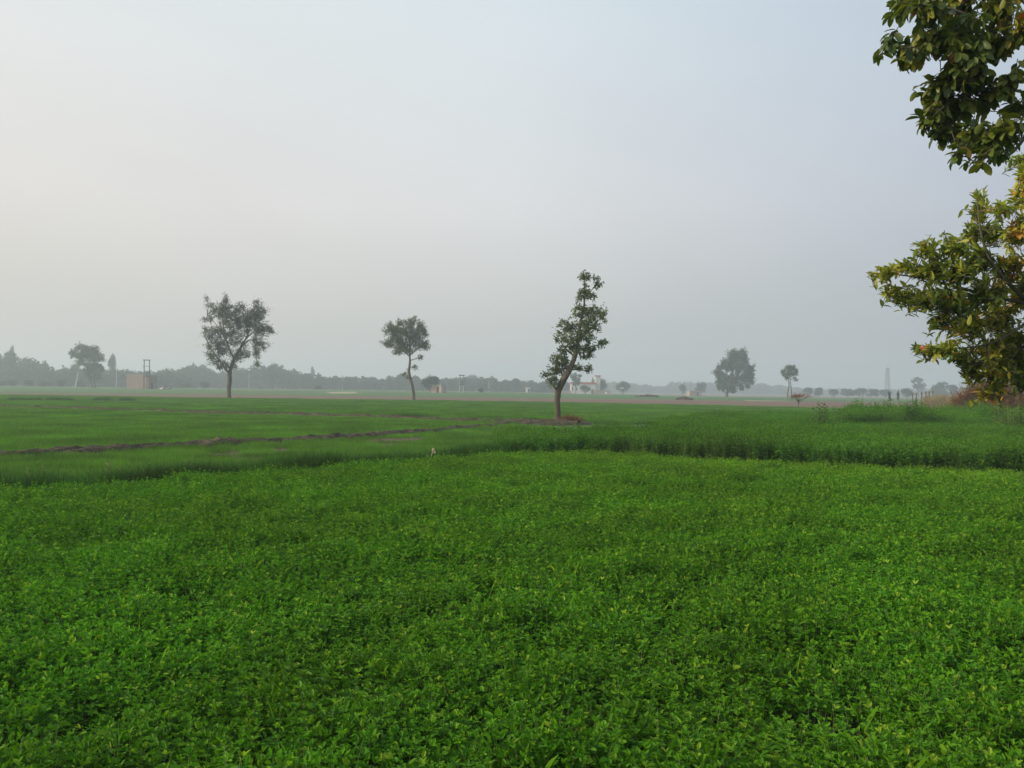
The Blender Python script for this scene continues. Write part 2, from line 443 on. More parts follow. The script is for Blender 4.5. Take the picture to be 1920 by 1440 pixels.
def ext(line, y_off):
    return [(x, y + y_off) for x, y in line]
poly_strip('clover_field_soil', M['cropfloor'], [(-16, -6), (16, -6)], CLOVER_EDGE, .012, nsub=30, rows=3)
poly_strip('ploughed_field', M['plough'], BR_N, BR_F, .03, rows=8, nsub=60)
poly_strip('far_green_field', M['fargreen'], BR_F, [(-420, 420), (-150, 400), (60, 420), (300, 420), (480, 400)], .04, rows=24, nsub=40)
poly_strip('far_brown_field', M['farbrown'], [(-420, 421), (-150, 401), (60, 421), (300, 421), (480, 401)], [(-900, 980), (-300, 1000), (300, 1000), (1000, 980)], .02, rows=8)
for k, pts in enumerate([((610, 738.5), (665, 738.8), (672, 740.2), (620, 740)), ((330, 729.4), (378, 729.8), (382, 730.8), (335, 730.5)), ((1392, 751), (1470, 752), (1480, 753), (1400, 752.2))]):
    ng = gl([pts[3], pts[2]]); fr = gl([pts[0], pts[1]])
    poly_strip('stubble_strip', M['stubble'], ng, fr, .06, nsub=6, rows=2)

rs = np.random.default_rng(7)
def bank(name, line, width, height, mat, seed, step=.22, rough=1.0, label=None):
    """a lumpy ridge of broken earth along a line"""
    rng = np.random.default_rng(seed)
    P = []
    for (x0, y0), (x1, y1) in zip(line, line[1:]):
        L = math.hypot(x1 - x0, y1 - y0); n = max(1, int(L / step))
        for i in range(n): P.append((x0 + (x1 - x0) * i / n, y0 + (y1 - y0) * i / n))
    P.append(line[-1]); P = np.array(P)
    T = unit(np.gradient(P, axis=0)); Nn = np.stack([-T[:, 1], T[:, 0]], 1)
    prof = np.array([-1, -.75, -.5, -.25, 0, .25, .5, .75, 1.0])
    V = []
    for i, p in enumerate(P):
        wn = mnoise.noise(Vector((p[0] * .35, p[1] * .35, seed)))
        w = width * (1 + .3 * wn)
        off = .25 * width * mnoise.noise(Vector((p[0] * .18, p[1] * .18, seed + 9)))
        for q in prof:
            x = p[0] + Nn[i, 0] * (q * w + off); y = p[1] + Nn[i, 1] * (q * w + off)
            h = height * (1 - q * q) * (1 + .35 * wn)
            if abs(q) < 1: h += rough * (.05 * mnoise.noise(Vector((x * 2.3, y * 2.3, seed))) + .035 * abs(rng.standard_normal()))
            V.append((x, y, max(h, 0) + .004 if abs(q) < 1 else -.02))
    m = len(prof)
    mb = MB()
    mb.add(V, [[i * m + j, i * m + j + 1, (i + 1) * m + j + 1, (i + 1) * m + j] for i in range(len(P) - 1) for j in range(m - 1)], .5, 0, False)
    return tag(mb.obj(name, mat), kind='structure')
bank('earth_bank', D1, .42, .19, M['clod'], 3)
bank('earth_bank', D2, .7, .20, M['clod'], 5, step=.4, rough=1.5)
bank('earth_bank', ext(CLOVER_EDGE[:5], .80), .50, .26, M['clod'], 8)
poly_strip('thin_crop_soil', M['soil'], ext(CLOVER_EDGE[:5], .2), D1, .010, nsub=30, rows=4)
# bare patch under the middle tree
bank('earth_bank', gl([(930, 797), (1000, 797), (1060, 796), (1084, 795)]), 1.3, .14, M['clod'], 11, rough=1.4)

# ------------------------------------------------------------------ scattering of crop patches (geometry nodes, real instances)
def source_collection(name, objs):
    c = bpy.data.collections.new(name)
    for o in objs: c.objects.link(o)
    return c
def scatter(name, pts, rots, scls, idx, coll, kind='stuff', label=None, cat=None):
    me = bpy.data.meshes.new(name)
    pts = np.asarray(pts, float); n = len(pts)
    me.vertices.add(n); me.vertices.foreach_set('co', pts.ravel())
    a = me.attributes.new('rot', 'FLOAT_VECTOR', 'POINT'); a.data.foreach_set('vector', np.asarray(rots, np.float32).ravel())
    a = me.attributes.new('scl', 'FLOAT_VECTOR', 'POINT'); a.data.foreach_set('vector', np.asarray(scls, np.float32).ravel())
    a = me.attributes.new('idx', 'INT', 'POINT'); a.data.foreach_set('value', np.asarray(idx, np.int32))
    o = bpy.data.objects.new(name, me); COL.objects.link(o)
    ng = bpy.data.node_groups.new(name + '_scatter', 'GeometryNodeTree')
    ng.interface.new_socket('Geometry', in_out='INPUT', socket_type='NodeSocketGeometry')
    ng.interface.new_socket('Geometry', in_out='OUTPUT', socket_type='NodeSocketGeometry')
    gi = ng.nodes.new('NodeGroupInput'); go = ng.nodes.new('NodeGroupOutput')
    ip = ng.nodes.new('GeometryNodeInstanceOnPoints')
    ci = ng.nodes.new('GeometryNodeCollectionInfo')
    ci.inputs['Collection'].default_value = coll
    ci.inputs['Separate Children'].default_value = True
    ci.inputs['Reset Children'].default_value = True
    ip.inputs['Pick Instance'].default_value = True
    def na(nm, dt):
        q = ng.nodes.new('GeometryNodeInputNamedAttribute'); q.data_type = dt; q.inputs['Name'].default_value = nm
        return q.outputs['Attribute']
    ng.links.new(gi.outputs[0], ip.inputs['Points'])
    ng.links.new(ci.outputs[0], ip.inputs['Instance'])
    ng.links.new(na('idx', 'INT'), ip.inputs['Instance Index'])
    e2r = ng.nodes.new('FunctionNodeEulerToRotation')
    ng.links.new(na('rot', 'FLOAT_VECTOR'), e2r.inputs[0])
    ng.links.new(e2r.outputs[0], ip.inputs['Rotation'])
    ng.links.new(na('scl', 'FLOAT_VECTOR'), ip.inputs['Scale'])
    ng.links.new(ip.outputs[0], go.inputs[0])
    md = o.modifiers.new('scatter', 'NODES'); md.node_group = ng
    tag(o, label, cat, kind=kind)
    return o

def trifoliate_patch(name, seed, w, nst, h, nodes, lo, leafL, mats, aspect=.48, lean=.3, hvar=.14, tshift=0.0):
    rng = np.random.default_rng(seed)
    mb = MB()
    a = rng.uniform(0, 2 * math.pi, nst); r = np.sqrt(rng.uniform(0, 1, nst)) * w / 2
    base = np.stack([r * np.cos(a), r * np.sin(a), np.zeros(nst)], 1)
    hh = h * (1 + hvar * rng.standard_normal(nst)); hh = np.clip(hh, h * .55, h * 1.4)
    la = rng.uniform(0, 2 * math.pi, nst); lm = rng.uniform(0, lean, nst) * hh
    top = base + np.stack([lm * np.cos(la), lm * np.sin(la), hh], 1)
    # stems: three-sided, two segments
    ang = np.arange(3) * 2.094
    ring = np.stack([np.cos(ang), np.sin(ang), np.zeros(3)], 1)
    mid = (base + top) / 2 + rng.normal(0, .012, (nst, 3))
    rr = .0010 * (h / .3) ** .5
    V = np.stack([c[:, None] + ring[None] * q for c, q in ((base, rr * 1.3), (mid, rr), (top, rr * .5))], 1).reshape(-1, 3)
    i = np.arange(nst)[:, None] * 9
    F = np.concatenate([i + np.array([[s * 3 + k, s * 3 + (k + 1) % 3, s * 3 + 3 + (k + 1) % 3, s * 3 + 3 + k]]) for s in (0, 1) for k in range(3)])
    mb.add(V, F, np.repeat(rng.uniform(0, 1, nst), 9), 1)
    t = lo + (1 - lo) * (np.arange(nodes)[None] + rng.uniform(0, 1, (nst, nodes))) / nodes
    t[:, -1] = 1
    c = base[:, None] * (1 - t[..., None]) + top[:, None] * t[..., None] + (mid - (base + top) / 2)[:, None] * (1 - (2 * t - 1) ** 2)[..., None]
    az = rng.uniform(0, 2 * math.pi, (nst, nodes)); ele = rng.uniform(.2, 1.1, (nst, nodes))
    pl = rng.uniform(.012, .05, (nst, nodes)) * (h / .3) ** .5 * (1.25 - t)
    c2 = c + np.stack([np.cos(az) * np.cos(ele), np.sin(az) * np.cos(ele), np.sin(ele)], -1) * pl[..., None]
    c2 = c2.reshape(-1, 3); az = az.ravel(); tt = t.ravel()
    n = len(c2)
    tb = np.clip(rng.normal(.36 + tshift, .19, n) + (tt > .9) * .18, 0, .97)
    tb[rng.uniform(0, 1, n) > .994] = 1.0
    for j in (-1, 0, 1):
        aj = az + j * rng.uniform(.8, 1.35, n)
        ej = rng.uniform(-.2, .85, n) + (tt > .9) * .45
        D = np.stack([np.cos(aj) * np.cos(ej), np.sin(aj) * np.cos(ej), np.sin(ej)], 1)
        Nn = np.array([0, 0, 1.0]) + rng.normal(0, .38, (n, 3))
        L = leafL * rng.uniform(.65, 1.25, n) * (1.08 - .25 * (tt > .93))
        leaves2(mb, c2, D, Nn, L, L * aspect * rng.uniform(.8, 1.2, n), np.clip(tb + rng.normal(0, .05, n), 0, 1), 0, droop=.15, fold=.22)
    if seed % 3 == 0:      # a broad-leaved weed and a few grass blades standing in the crop
        n = 7; a = rng.uniform(0, 6.28, n); e = rng.uniform(.5, 1.2, n)
        P = np.array([rng.uniform(-.1, .1), rng.uniform(-.1, .1), h * .82]) + rng.normal(0, .01, (n, 3))
        L = min(h, .38) * rng.uniform(.16, .30, n)
        leaves2(mb, P, np.stack([np.cos(a) * np.cos(e), np.sin(a) * np.cos(e), np.sin(e)], 1), np.array([0, 0, 1.0]) + rng.normal(0, .3, (n, 3)), L, L * .42, rng.uniform(.35, .8, n), 0, droop=.3)
    if seed % 2 == 0:
        n = 9; a = rng.uniform(0, 6.28, n); e = rng.uniform(1.0, 1.45, n)
        P = np.stack([rng.uniform(-w / 3, w / 3, n), rng.uniform(-w / 3, w / 3, n), np.full(n, h * .55)], 1)
        L = min(h, .32) * rng.uniform(.45, .75, n)
        leaves2(mb, P, np.stack([np.cos(a) * np.cos(e), np.sin(a) * np.cos(e), np.sin(e)], 1), np.stack([np.cos(a), np.sin(a), np.full(n, .3)], 1), L, L * .045, rng.uniform(.5, .98, n), 0, droop=-.3)
    return mb.obj(name, mats, link=False)
def blade_patch(name, seed, w, nb, h, wid, mats, lean=.5, hvar=.2, segs=2, tmean=.45):
    rng = np.random.default_rng(seed)
    mb = MB()
    x = rng.uniform(-w / 2, w / 2, (nb, 2))
    B = np.concatenate([x, np.zeros((nb, 1))], 1)
    hh = h * np.clip(1 + hvar * rng.standard_normal(nb), .4, 1.6)
    a = rng.uniform(0, 2 * math.pi, nb); ln = rng.uniform(.05, lean, nb) * hh
    d = np.stack([np.cos(a), np.sin(a), np.zeros(nb)], 1)
    s = np.stack([-np.sin(a + rng.normal(0, .6, nb)), np.cos(a), np.zeros(nb)], 1) * wid * .5
    m = B + d * (ln * .35)[:, None] + np.array([0, 0, 1.0]) * (hh * .6)[:, None]
    t = B + d * ln[:, None] * 1.15 + np.array([0, 0, 1.0]) * hh[:, None]
    V = np.stack([B - s, B + s, m + s * .8, m - s * .8, t], 1).reshape(-1, 3)
    tin = np.repeat(np.clip(rng.normal(tmean, .22, nb), 0, 1), 5)
    i = np.arange(nb)[:, None] * 5
    mb.add(V, i + np.array([[0, 1, 2, 3]]), tin, 0)
    V2 = np.stack([m - s * .8, m + s * .8, t], 1).reshape(-1, 3)
    j = np.arange(nb)[:, None] * 3
    mb.add(V2, j + np.array([[0, 1, 2]]), tin.reshape(-1, 5)[:, :3].ravel(), 0)
    return mb.obj(name, mats, link=False)

def nz(x, y, s, seed):
    return mnoise.noise(Vector((x * s, y * s, seed)))
def field_points(spacing, y0, y1, inside, seed, margin=2.5, jit=.5):
    rng = random.Random(seed); out = []
    y = y0
    while y < y1:
        hw = .60 * max(y, 1) + margin
        n = int(2 * hw / spacing)
        for i in range(n):
            px = -hw + (i + .5 + rng.uniform(-jit, jit)) * spacing
            py = y + rng.uniform(-jit, jit) * spacing
            if inside(px, py): out.append((px, py))
        y += spacing
    return out

# --- near clover
clover_src = source_collection('clover_source', [trifoliate_patch('clover_patch', 100 + k, .42, 39, .30, 6, .48, .0355, [M['clover'], M['clover_stem']]) for k in range(7)] + [trifoliate_patch('clover_sunlit_tip_patch', 111 + 2 * k, .42, 40, .30, 6, .50, .035, [M['clover'], M['clover_stem']], tshift=.24) for k in range(3)])  # last three: yellower plants, the far edge's sunnier light put into their tint
pts = field_points(.25, .4, 26, lambda x, y: y < inter(CLOVER_EDGE, x) and (y > 1.4 or abs(x) > .9), 1)
rg = random.Random(2)
P, RT, SC, ID = [], [], [], []
for x, y in pts:
    v = nz(x, y, 1.7, 3) + .6 * nz(x, y, .55, 8)
    if v < -.62 and rg.random() < .7: continue
    s = 1 + (.26 + .13 * (1 - sst(4.5, 11, y))) * v + rg.uniform(-.09, .09)
    s = min(max(s, .6), 1.3)
    P.append((x, y, .01 + .03 * nz(x, y, .8, 5)))
    RT.append((rg.uniform(-.16, .16), rg.uniform(-.16, .16), rg.uniform(0, 6.283)))
    k = rg.uniform(.92, 1.12)
    SC.append((k, k, s))
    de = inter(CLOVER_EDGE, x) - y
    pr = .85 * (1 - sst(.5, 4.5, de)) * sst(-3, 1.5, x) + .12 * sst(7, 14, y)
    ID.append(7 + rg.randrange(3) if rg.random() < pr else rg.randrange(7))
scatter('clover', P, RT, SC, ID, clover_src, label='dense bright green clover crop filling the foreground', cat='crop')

# --- knee-high fodder crop on the right (R1)
R1_L = gnd(942, 852, .3)
def r1_inside(x, y):
    if y < inter(CLOVER_EDGE, x) + .35 + .45 * nz(x, 0, .9, 77) + .25 * nz(x, 0, 3.1, 78): return False
    pxx = 960 + FPX * x / y
    if pxx < 942 + 3 * math.sin(y * 3): return False
    # rear limit
    lim = [(-3, 26), (1, 26.8), (4.5, 29), (6.5, 37), (10, 47), (13.5, 52), (60, 52)]
    if y > inter(lim, x): return False
    if pxx > 1585 and y > 34.6: return False
    return True
fod_src = source_collection('fodder_source', [trifoliate_patch('fodder_patch', 200 + k, .55, 44, .70, 10, .18, .052, [M['fodder'], M['clover_stem']], aspect=.42, lean=.22, hvar=.10) for k in range(5)])
P, RT, SC, ID = [], [], [], []
for x, y in field_points(.36, 17, 54, r1_inside, 11, margin=3):
    v = nz(x, y, .8, 13)
    s = 1 + .18 * v + rg.uniform(-.06, .06)
    s *= .98 + .02 * sst(-.6, 2.2, x)
    P.append((x, y, 0)); RT.append((rg.uniform(-.1, .1), rg.uniform(-.1, .1), rg.uniform(0, 6.28)))
    SC.append((1, 1, s)); ID.append(rg.randrange(5))
scatter('fodder_crop', P, RT, SC, ID, fod_src, label='knee-high leafy fodder crop with a dark cut edge behind the clover', cat='crop')

# --- weedier, taller crop behind it on the far right (R2)
def r2_inside(x, y):
    pxx = 960 + FPX * x / y
    return pxx > 1585 + 3 * math.sin(y * 2) and 35.4 < y < 50 + 1.2 * math.sin(x)
P, RT, SC, ID = [], [], [], []
for x, y in field_points(.42, 35, 52, r2_inside, 21, margin=4):
    v = nz(x, y, .6, 23)
    s = 1.38 + .30 * v + rg.uniform(-.12, .16) + (.5 if rg.random() < .02 else 0)
    P.append((x, y, 0)); RT.append((rg.uniform(-.1, .1), rg.uniform(-.1, .1), rg.uniform(0, 6.28)))
    SC.append((1.05, 1.05, s)); ID.append(rg.randrange(5))
scatter('weedy_crop', P, RT, SC, ID, fod_src, label='taller uneven weedy crop at the far right in front of the brush heap', cat='crop')

# --- young wheat on the left and beyond
wheatA = source_collection('wheat_source', [blade_patch('wheat_patch', 300 + k, 1.0, 620, .15, .007, [M['wheat']], lean=.8) for k in range(4)])
wheatB = source_collection('wheat_far_source', [blade_patch('wheat_far_patch', 320 + k, 2.0, 1500, .17, .014, [M['wheat']], lean=.7) for k in range(4)])
wheatC = source_collection('wheat_distant_source', [blade_patch('wheat_distant_patch', 340 + k, 4.0, 3200, .19, .028, [M['wheat']], lean=.7) for k in range(3)])
def inA(x, y):
    return inter(CLOVER_EDGE, x) + .9 < y < inter(D1, x) - 1.0 and not r1_inside(x, y) and x < 1.5
P, RT, SC, ID = [], [], [], []
for x, y in field_points(.7, 13, 46, inA, 31, margin=5):
    v = nz(x, y, .35, 33)
    if v < -.22 and rg.random() < .6: continue
    s = 1 + .35 * v + rg.uniform(-.1, .1)
    P.append((x, y, 0)); RT.append((0, 0, rg.choice((0, 1.57, 3.14, 4.71)) + rg.uniform(-.3, .3))); SC.append((1, 1, s)); ID.append(rg.randrange(4))
scatter('young_grass', P, RT, SC, ID, wheatA, label='thin pale green young crop between the clover and the furrow', cat='crop')
def inB(x, y):
    return inter(D1, x) + .8 < y < inter(D2, x) - 1.0 and x < inter([(0, 0), (1, 1)], 0) + .2
P, RT, SC, ID = [], [], [], []
for x, y in field_points(1.3, 19, 84, inB, 41, margin=6):
    v = nz(x, y, .2, 43)
    s = 1.1 + .35 * v + rg.uniform(-.08, .08)
    P.append((x, y, 0)); RT.append((0, 0, rg.uniform(0, 6.28))); SC.append((1, 1, s)); ID.append(rg.randrange(4))
scatter('young_wheat', P, RT, SC, ID, wheatB, label='even young wheat field left of the middle tree between two furrows', cat='crop')
def inC(x, y):
    if r1_inside(x, y): return False
    lo = inter(D2 + [(6, 50), (9, 47), (14, 52), (60, 52)], x)
    return lo + (2.4 if x < 2.2 else .3) < y < inter(BR_N, x) - 1.0
P, RT, SC, ID = [], [], [], []
for x, y in field_points(2.7, 46, 165, inC, 51, margin=10):
    v = nz(x, y, .1, 53)
    P.append((x, y, 0)); RT.append((0, 0, rg.uniform(0, 6.28))); SC.append((1, 1, 1 + .3 * v)); ID.append(rg.randrange(3))
scatter('wheat_field', P, RT, SC, ID, wheatC, label='broad flat green wheat field in the middle distance', cat='crop')
# --- grass on the bank behind the clover
bgs = source_collection('bank_grass_source', [blade_patch('bank_grass_patch', 360 + k, .55, 360, .30, .007, [M['bankgrass']], lean=.9, hvar=.3) for k in range(4)])
P, RT, SC, ID = [], [], [], []
line = CLOVER_EDGE
for (x0, y0), (x1, y1) in zip(line[:5], line[1:5]):
    L = math.hypot(x1 - x0, y1 - y0); n = int(L / .075)
    for i in range(n):
        u = i / n; x = x0 + (x1 - x0) * u; y = y0 + (y1 - y0) * u
        v = nz(x, y, .45, 61)
        if v < -.34: continue
        s = .92 + .7 * max(v, -.15) + rg.uniform(-.15, .15)
        P.append((x + rg.uniform(-.2, .2), y + rg.uniform(.30, .95), .12)); RT.append((rg.uniform(-.2, .2), rg.uniform(-.2, .2), rg.uniform(0, 6.28)))
        SC.append((1, 1, s)); ID.append(rg.randrange(4))
for (x0, y0), (x1, y1) in zip(D1, D1[1:]):
    L = math.hypot(x1 - x0, y1 - y0); n = int(L / .35)
    for i in range(n):
        u = i / n; x = x0 + (x1 - x0) * u; y = y0 + (y1 - y0) * u
        v = nz(x, y, .5, 66)
        if v < .12: continue
        P.append((x, y + rg.choice((-.45, .5)) + rg.uniform(-.15, .15), 0)); RT.append((0, 0, rg.uniform(0, 6.28))); SC.append((.8, .8, .55)); ID.append(rg.randrange(4))
for (x0, y0), (x1, y1) in zip(D2, D2[1:]):
    L = math.hypot(x1 - x0, y1 - y0); n = int(L / .4)
    for i in range(n):
        u = i / n; x = x0 + (x1 - x0) * u; y = y0 + (y1 - y0) * u
        v = nz(x, y, .25, 69)
        if v < -.05: continue
        P.append((x, y + rg.uniform(.2, 1.2), 0)); RT.append((0, 0, rg.uniform(0, 6.28))); SC.append((1.3, 1.3, .6 + v)); ID.append(rg.randrange(4))
scatter('bank_grass', P, RT, SC, ID, bgs, label='rough dark grass tufts along the low earth banks', cat='grass')
# dark coarse tufts in a line far left
P, RT, SC, ID = [], [], [], []
for a, b, yy in ((18, 76, 752.8), (92, 138, 752.6), (180, 208, 753.2), (222, 250, 753.5)):
    for i in range(46):
        q = gnd(rg.uniform(a, b), yy + rg.uniform(-.6, .6))
        P.append((q.x, q.y, 0)); RT.append((0, 0, rg.uniform(0, 6.28))); SC.append((1.3, 1.3, rg.uniform(.6, 1.3))); ID.append(rg.randrange(4))
scatter('field_tufts', P, RT, SC, ID, bgs, label='low dark tufts in broken lines across the far left of the green field', cat='grass')

# ------------------------------------------------------------------ trees
def densify(pts, step):
    out = []
    for a, b in zip(pts, pts[1:]):
        n = max(1, int((b[0] - a[0]).length / step))
        for i in range(n):
            t = i / n
            out.append((a[0].lerp(b[0], t), a[1] + (b[1] - a[1]) * t))
    out.append(pts[-1])
    return out
def smooth_path(pts, it=2):
    for _ in range(it):
        q = [pts[0]]
        for a, b in zip(pts, pts[1:]):
            q.append((a[0].lerp(b[0], .25), a[1] * .75 + b[1] * .25)); q.append((a[0].lerp(b[0], .75), a[1] * .25 + b[1] * .75))
        q.append(pts[-1]); pts = q
    return pts
def photo_tree(name, label, cat, Y, branches, blobs, seed, leaf=(.10, .05), perim=10, leafmat_='tree_mid', twig_r=.006, twiglen=.5, tips=1.0, depth=.8, lpt=16, group=None, gz=None, tintb=0.0, barkm='bark', up=.25, exp=1.3):
    """branches: lists of (px, py, radius px); blobs: (cx, cy, rx, ry, tips). Real widths and depths come from the distance Y."""
    rng = np.random.default_rng(seed); rr = random.Random(seed)
    m = PXM(Y)
    base = at(branches[0][0][0], branches[0][0][1], Y)
    z0 = GZ(base.x, Y) if gz is None else gz
    root = empty(name, (base.x, Y, z0), label, cat, group)
    tb = MB(); cb = MB(); skel = []
    top = max(at(b[0], b[1], Y).z for br in branches for b in br)
    trunkd = {}
    for bi, br in enumerate(branches):
        pts = []
        L = 0
        ang = rr.uniform(-1, 1)
        for k, (px, py, r) in enumerate(br):
            p = at(px, py, Y)
            if bi and k:
                L += (p - prev).length
            prev = p.copy()
            if bi == 0:
                off = 0
            else:
                if k == 0:
                    q = min(skel, key=lambda s: (s[0].x - p.x) ** 2 + (s[0].z - p.z) ** 2)
                    off = q[0].y - Y; off0 = off
                else:
                    off = off0 + ang * L * .55
            pts.append((Vector((p.x, Y + off, p.z)), r * m))
        if bi == 0 or (br[0][1] > branches[0][0][1] - 6 and bi < 3 and abs(br[0][2]) > .8 and abs(pts[0][0].z - z0) < .12 * (top - z0) and bi and len(br) > 3 and br[0][2] >= 1.0 and br[0][1] >= branches[0][0][1] - 4):
            pts[0] = (Vector((pts[0][0].x, pts[0][0].y, z0 - .1)), pts[0][1] * 1.25)
        pts = smooth_path(pts)
        sides = 10 if bi == 0 else 6
        tube(tb, [p[0] for p in pts], [p[1] for p in pts], sides, rng=rng, knob=.09)
        skel += densify(pts, max(.3, 3 * m))
    skp = np.array([s[0][:] for s in skel]); 
    trunk_low = z0 + (top - z0) * .18
    ok = skp[:, 2] > trunk_low
    sk = skp[ok] if ok.any() else skp
    nodes = []
    LP, LD, LN, LL, LW, LT = [], [], [], [], [], []
    for (cx, cy, rx, ry, nt) in blobs:
        c = np.array(at(cx, cy, Y)[:])
        nearest = sk[np.argmin(((sk - c) ** 2).sum(1))]
        c[1] = Y + (nearest[1] - Y) * .8 + rr.uniform(-.5, .5) * rx * m * depth
        R3 = np.array([rx * m, max(rx, ry) * m * depth, ry * m]) * exp
        ns = max(3, int(nt / 3.5))
        subs = []
        for _ in range(ns):
            d = rng.standard_normal(3); d /= np.linalg.norm(d)
            s = c + d * R3 * rr.uniform(.2, .8)
            q = sk[np.argmin(((sk - s) ** 2).sum(1) + .6 * np.maximum(0, sk[:, 2] - s[2]) ** 2)]
            mid = (q + s) / 2 + rng.normal(0, .06, 3) * np.linalg.norm(s - q) + np.array([0, 0, -.06 * np.linalg.norm(s - q)])
            tube(tb, [q, mid, s], [twig_r * 2.6, twig_r * 2.0, twig_r * 1.4], 4)
            subs.append(s)
        subs = np.array(subs)
        nt = int(nt * tips * 2.35)
        for _ in range(nt):
            d = rng.standard_normal(3); d /= np.linalg.norm(d)
            t = c + d * R3 * (rr.uniform(.05, 1.0) ** .45) * (rr.uniform(1.15, 1.5) if rr.random() < .1 else rr.uniform(.8, 1.12))
            s = subs[np.argmin(((subs - t) ** 2).sum(1))]
            v = t - s; l = np.linalg.norm(v)
            if l < 1e-3: continue
            if l > twiglen * 2.2:
                s2 = t - v / l * twiglen * 1.6
                tube(tb, [s, s2], [twig_r * 1.2, twig_r], 3)
                s = s2
            e = t + np.array([0, 0, up]) * twiglen * .5
            mid = (s + e) / 2 + rng.normal(0, .05, 3) * l
            tube(tb, [s, mid, e], [twig_r, twig_r * .8, twig_r * .4], 3)
            n = max(3, int(lpt * rr.uniform(.6, 1.3)))
            tt = rng.uniform(.15, 1.02, n)[:, None]
            pos = s * (1 - tt) ** 2 + 2 * mid * tt * (1 - tt) + e * tt ** 2
            dirn = unit((e - s)[None]) * .7 + rng.standard_normal((n, 3)) * .75
            LP.append(pos + rng.normal(0, twiglen * .16, (n, 3))); LD.append(dirn)
            LN.append(np.array([0, 0, 1.0]) + rng.normal(0, .7, (n, 3)))
            sz = rng.uniform(.7, 1.3, n)
            LL.append(leaf[0] * sz); LW.append(leaf[1] * sz)
            LT.append(np.clip(rr.gauss(.42 + tintb, .16) + rng.normal(0, .12, n), 0, 1))
    leaves2(cb, np.concatenate(LP), np.concatenate(LD), np.concatenate(LN), np.concatenate(LL), np.concatenate(LW), np.concatenate(LT))
    org = (base.x, Y, z0)
    tb.obj('trunk', M[barkm], root, org)
    cb.obj('crown', M[leafmat_], root, org)
    return root

# the tall leaning tree in the middle
photo_tree('tree', 'tall narrow leaning tree on the bare bank in the middle, topmost of all', 'tree', 51, [
    [(1045, 795, 5.2), (1046, 775, 5.0), (1045, 750, 5.2), (1046, 732, 6), (1054, 716, 6.6), (1066, 698, 5.6), (1075, 677, 4.6), (1081, 655, 4.2), (1085, 630, 3.3), (1088, 605, 2.6), (1095, 580, 2.0), (1096, 550, 1.4), (1096, 516, .6)],
    [(1047, 735, 2.4), (1036, 722, 1.4), (1026, 708, .9), (1018, 698, .4)],
    [(1085, 638, 2.2), (1103, 622, 1.5), (1118, 604, 1.0), (1136, 590, .4)],
    [(1077, 668, 1.8), (1062, 655, 1.2), (1050, 636, .8), (1043, 622, .3)],
    [(1088, 600, 1.6), (1102, 588, 1.2), (1116, 570, .5)],
    [(1096, 552, 1.0), (1110, 545, .8), (1120, 527, .3)],
    [(1081, 655, 1.8), (1100, 652, 1.2), (1120, 647, .8), (1134, 644, .3)],
    [(1068, 694, 1.6), (1086, 692, 1.0), (1103, 696, .4)],
    [(1058, 708, 1.6), (1046, 690, 1.0), (1036, 674, .4)],
    [(1085, 628, 1.3), (1074, 612, .9), (1062, 600, .3)]],
    [(1097, 520, 11, 8, 16), (1120, 532, 8, 10, 9), (1096, 545, 10, 12, 14), (1108, 556, 10, 8, 9), (1086, 560, 8, 10, 7), (1090, 583, 17, 14, 30), (1113, 588, 16, 15, 26), (1129, 592, 9, 14, 13),
     (1062, 610, 14, 15, 17), (1085, 614, 22, 14, 28), (1108, 612, 20, 14, 28), (1050, 634, 10, 14, 13), (1073, 640, 20, 15, 30), (1100, 634, 18, 12, 22), (1128, 646, 12, 8, 12), (1104, 655, 18, 10, 22),
     (1080, 656, 18, 10, 18), (1055, 656, 12, 10, 12), (1101, 668, 12, 6, 9), (1048, 676, 18, 12, 26), (1040, 695, 14, 12, 20), (1060, 690, 12, 12, 14), (1085, 690, 10, 9, 9), (1103, 694, 7, 8, 7), (1036, 716, 11, 10, 13), (1022, 704, 8, 6, 4)],
    41, leaf=(.105, .066), twig_r=.006, twiglen=.34, lpt=12, tips=.95, exp=1.25)
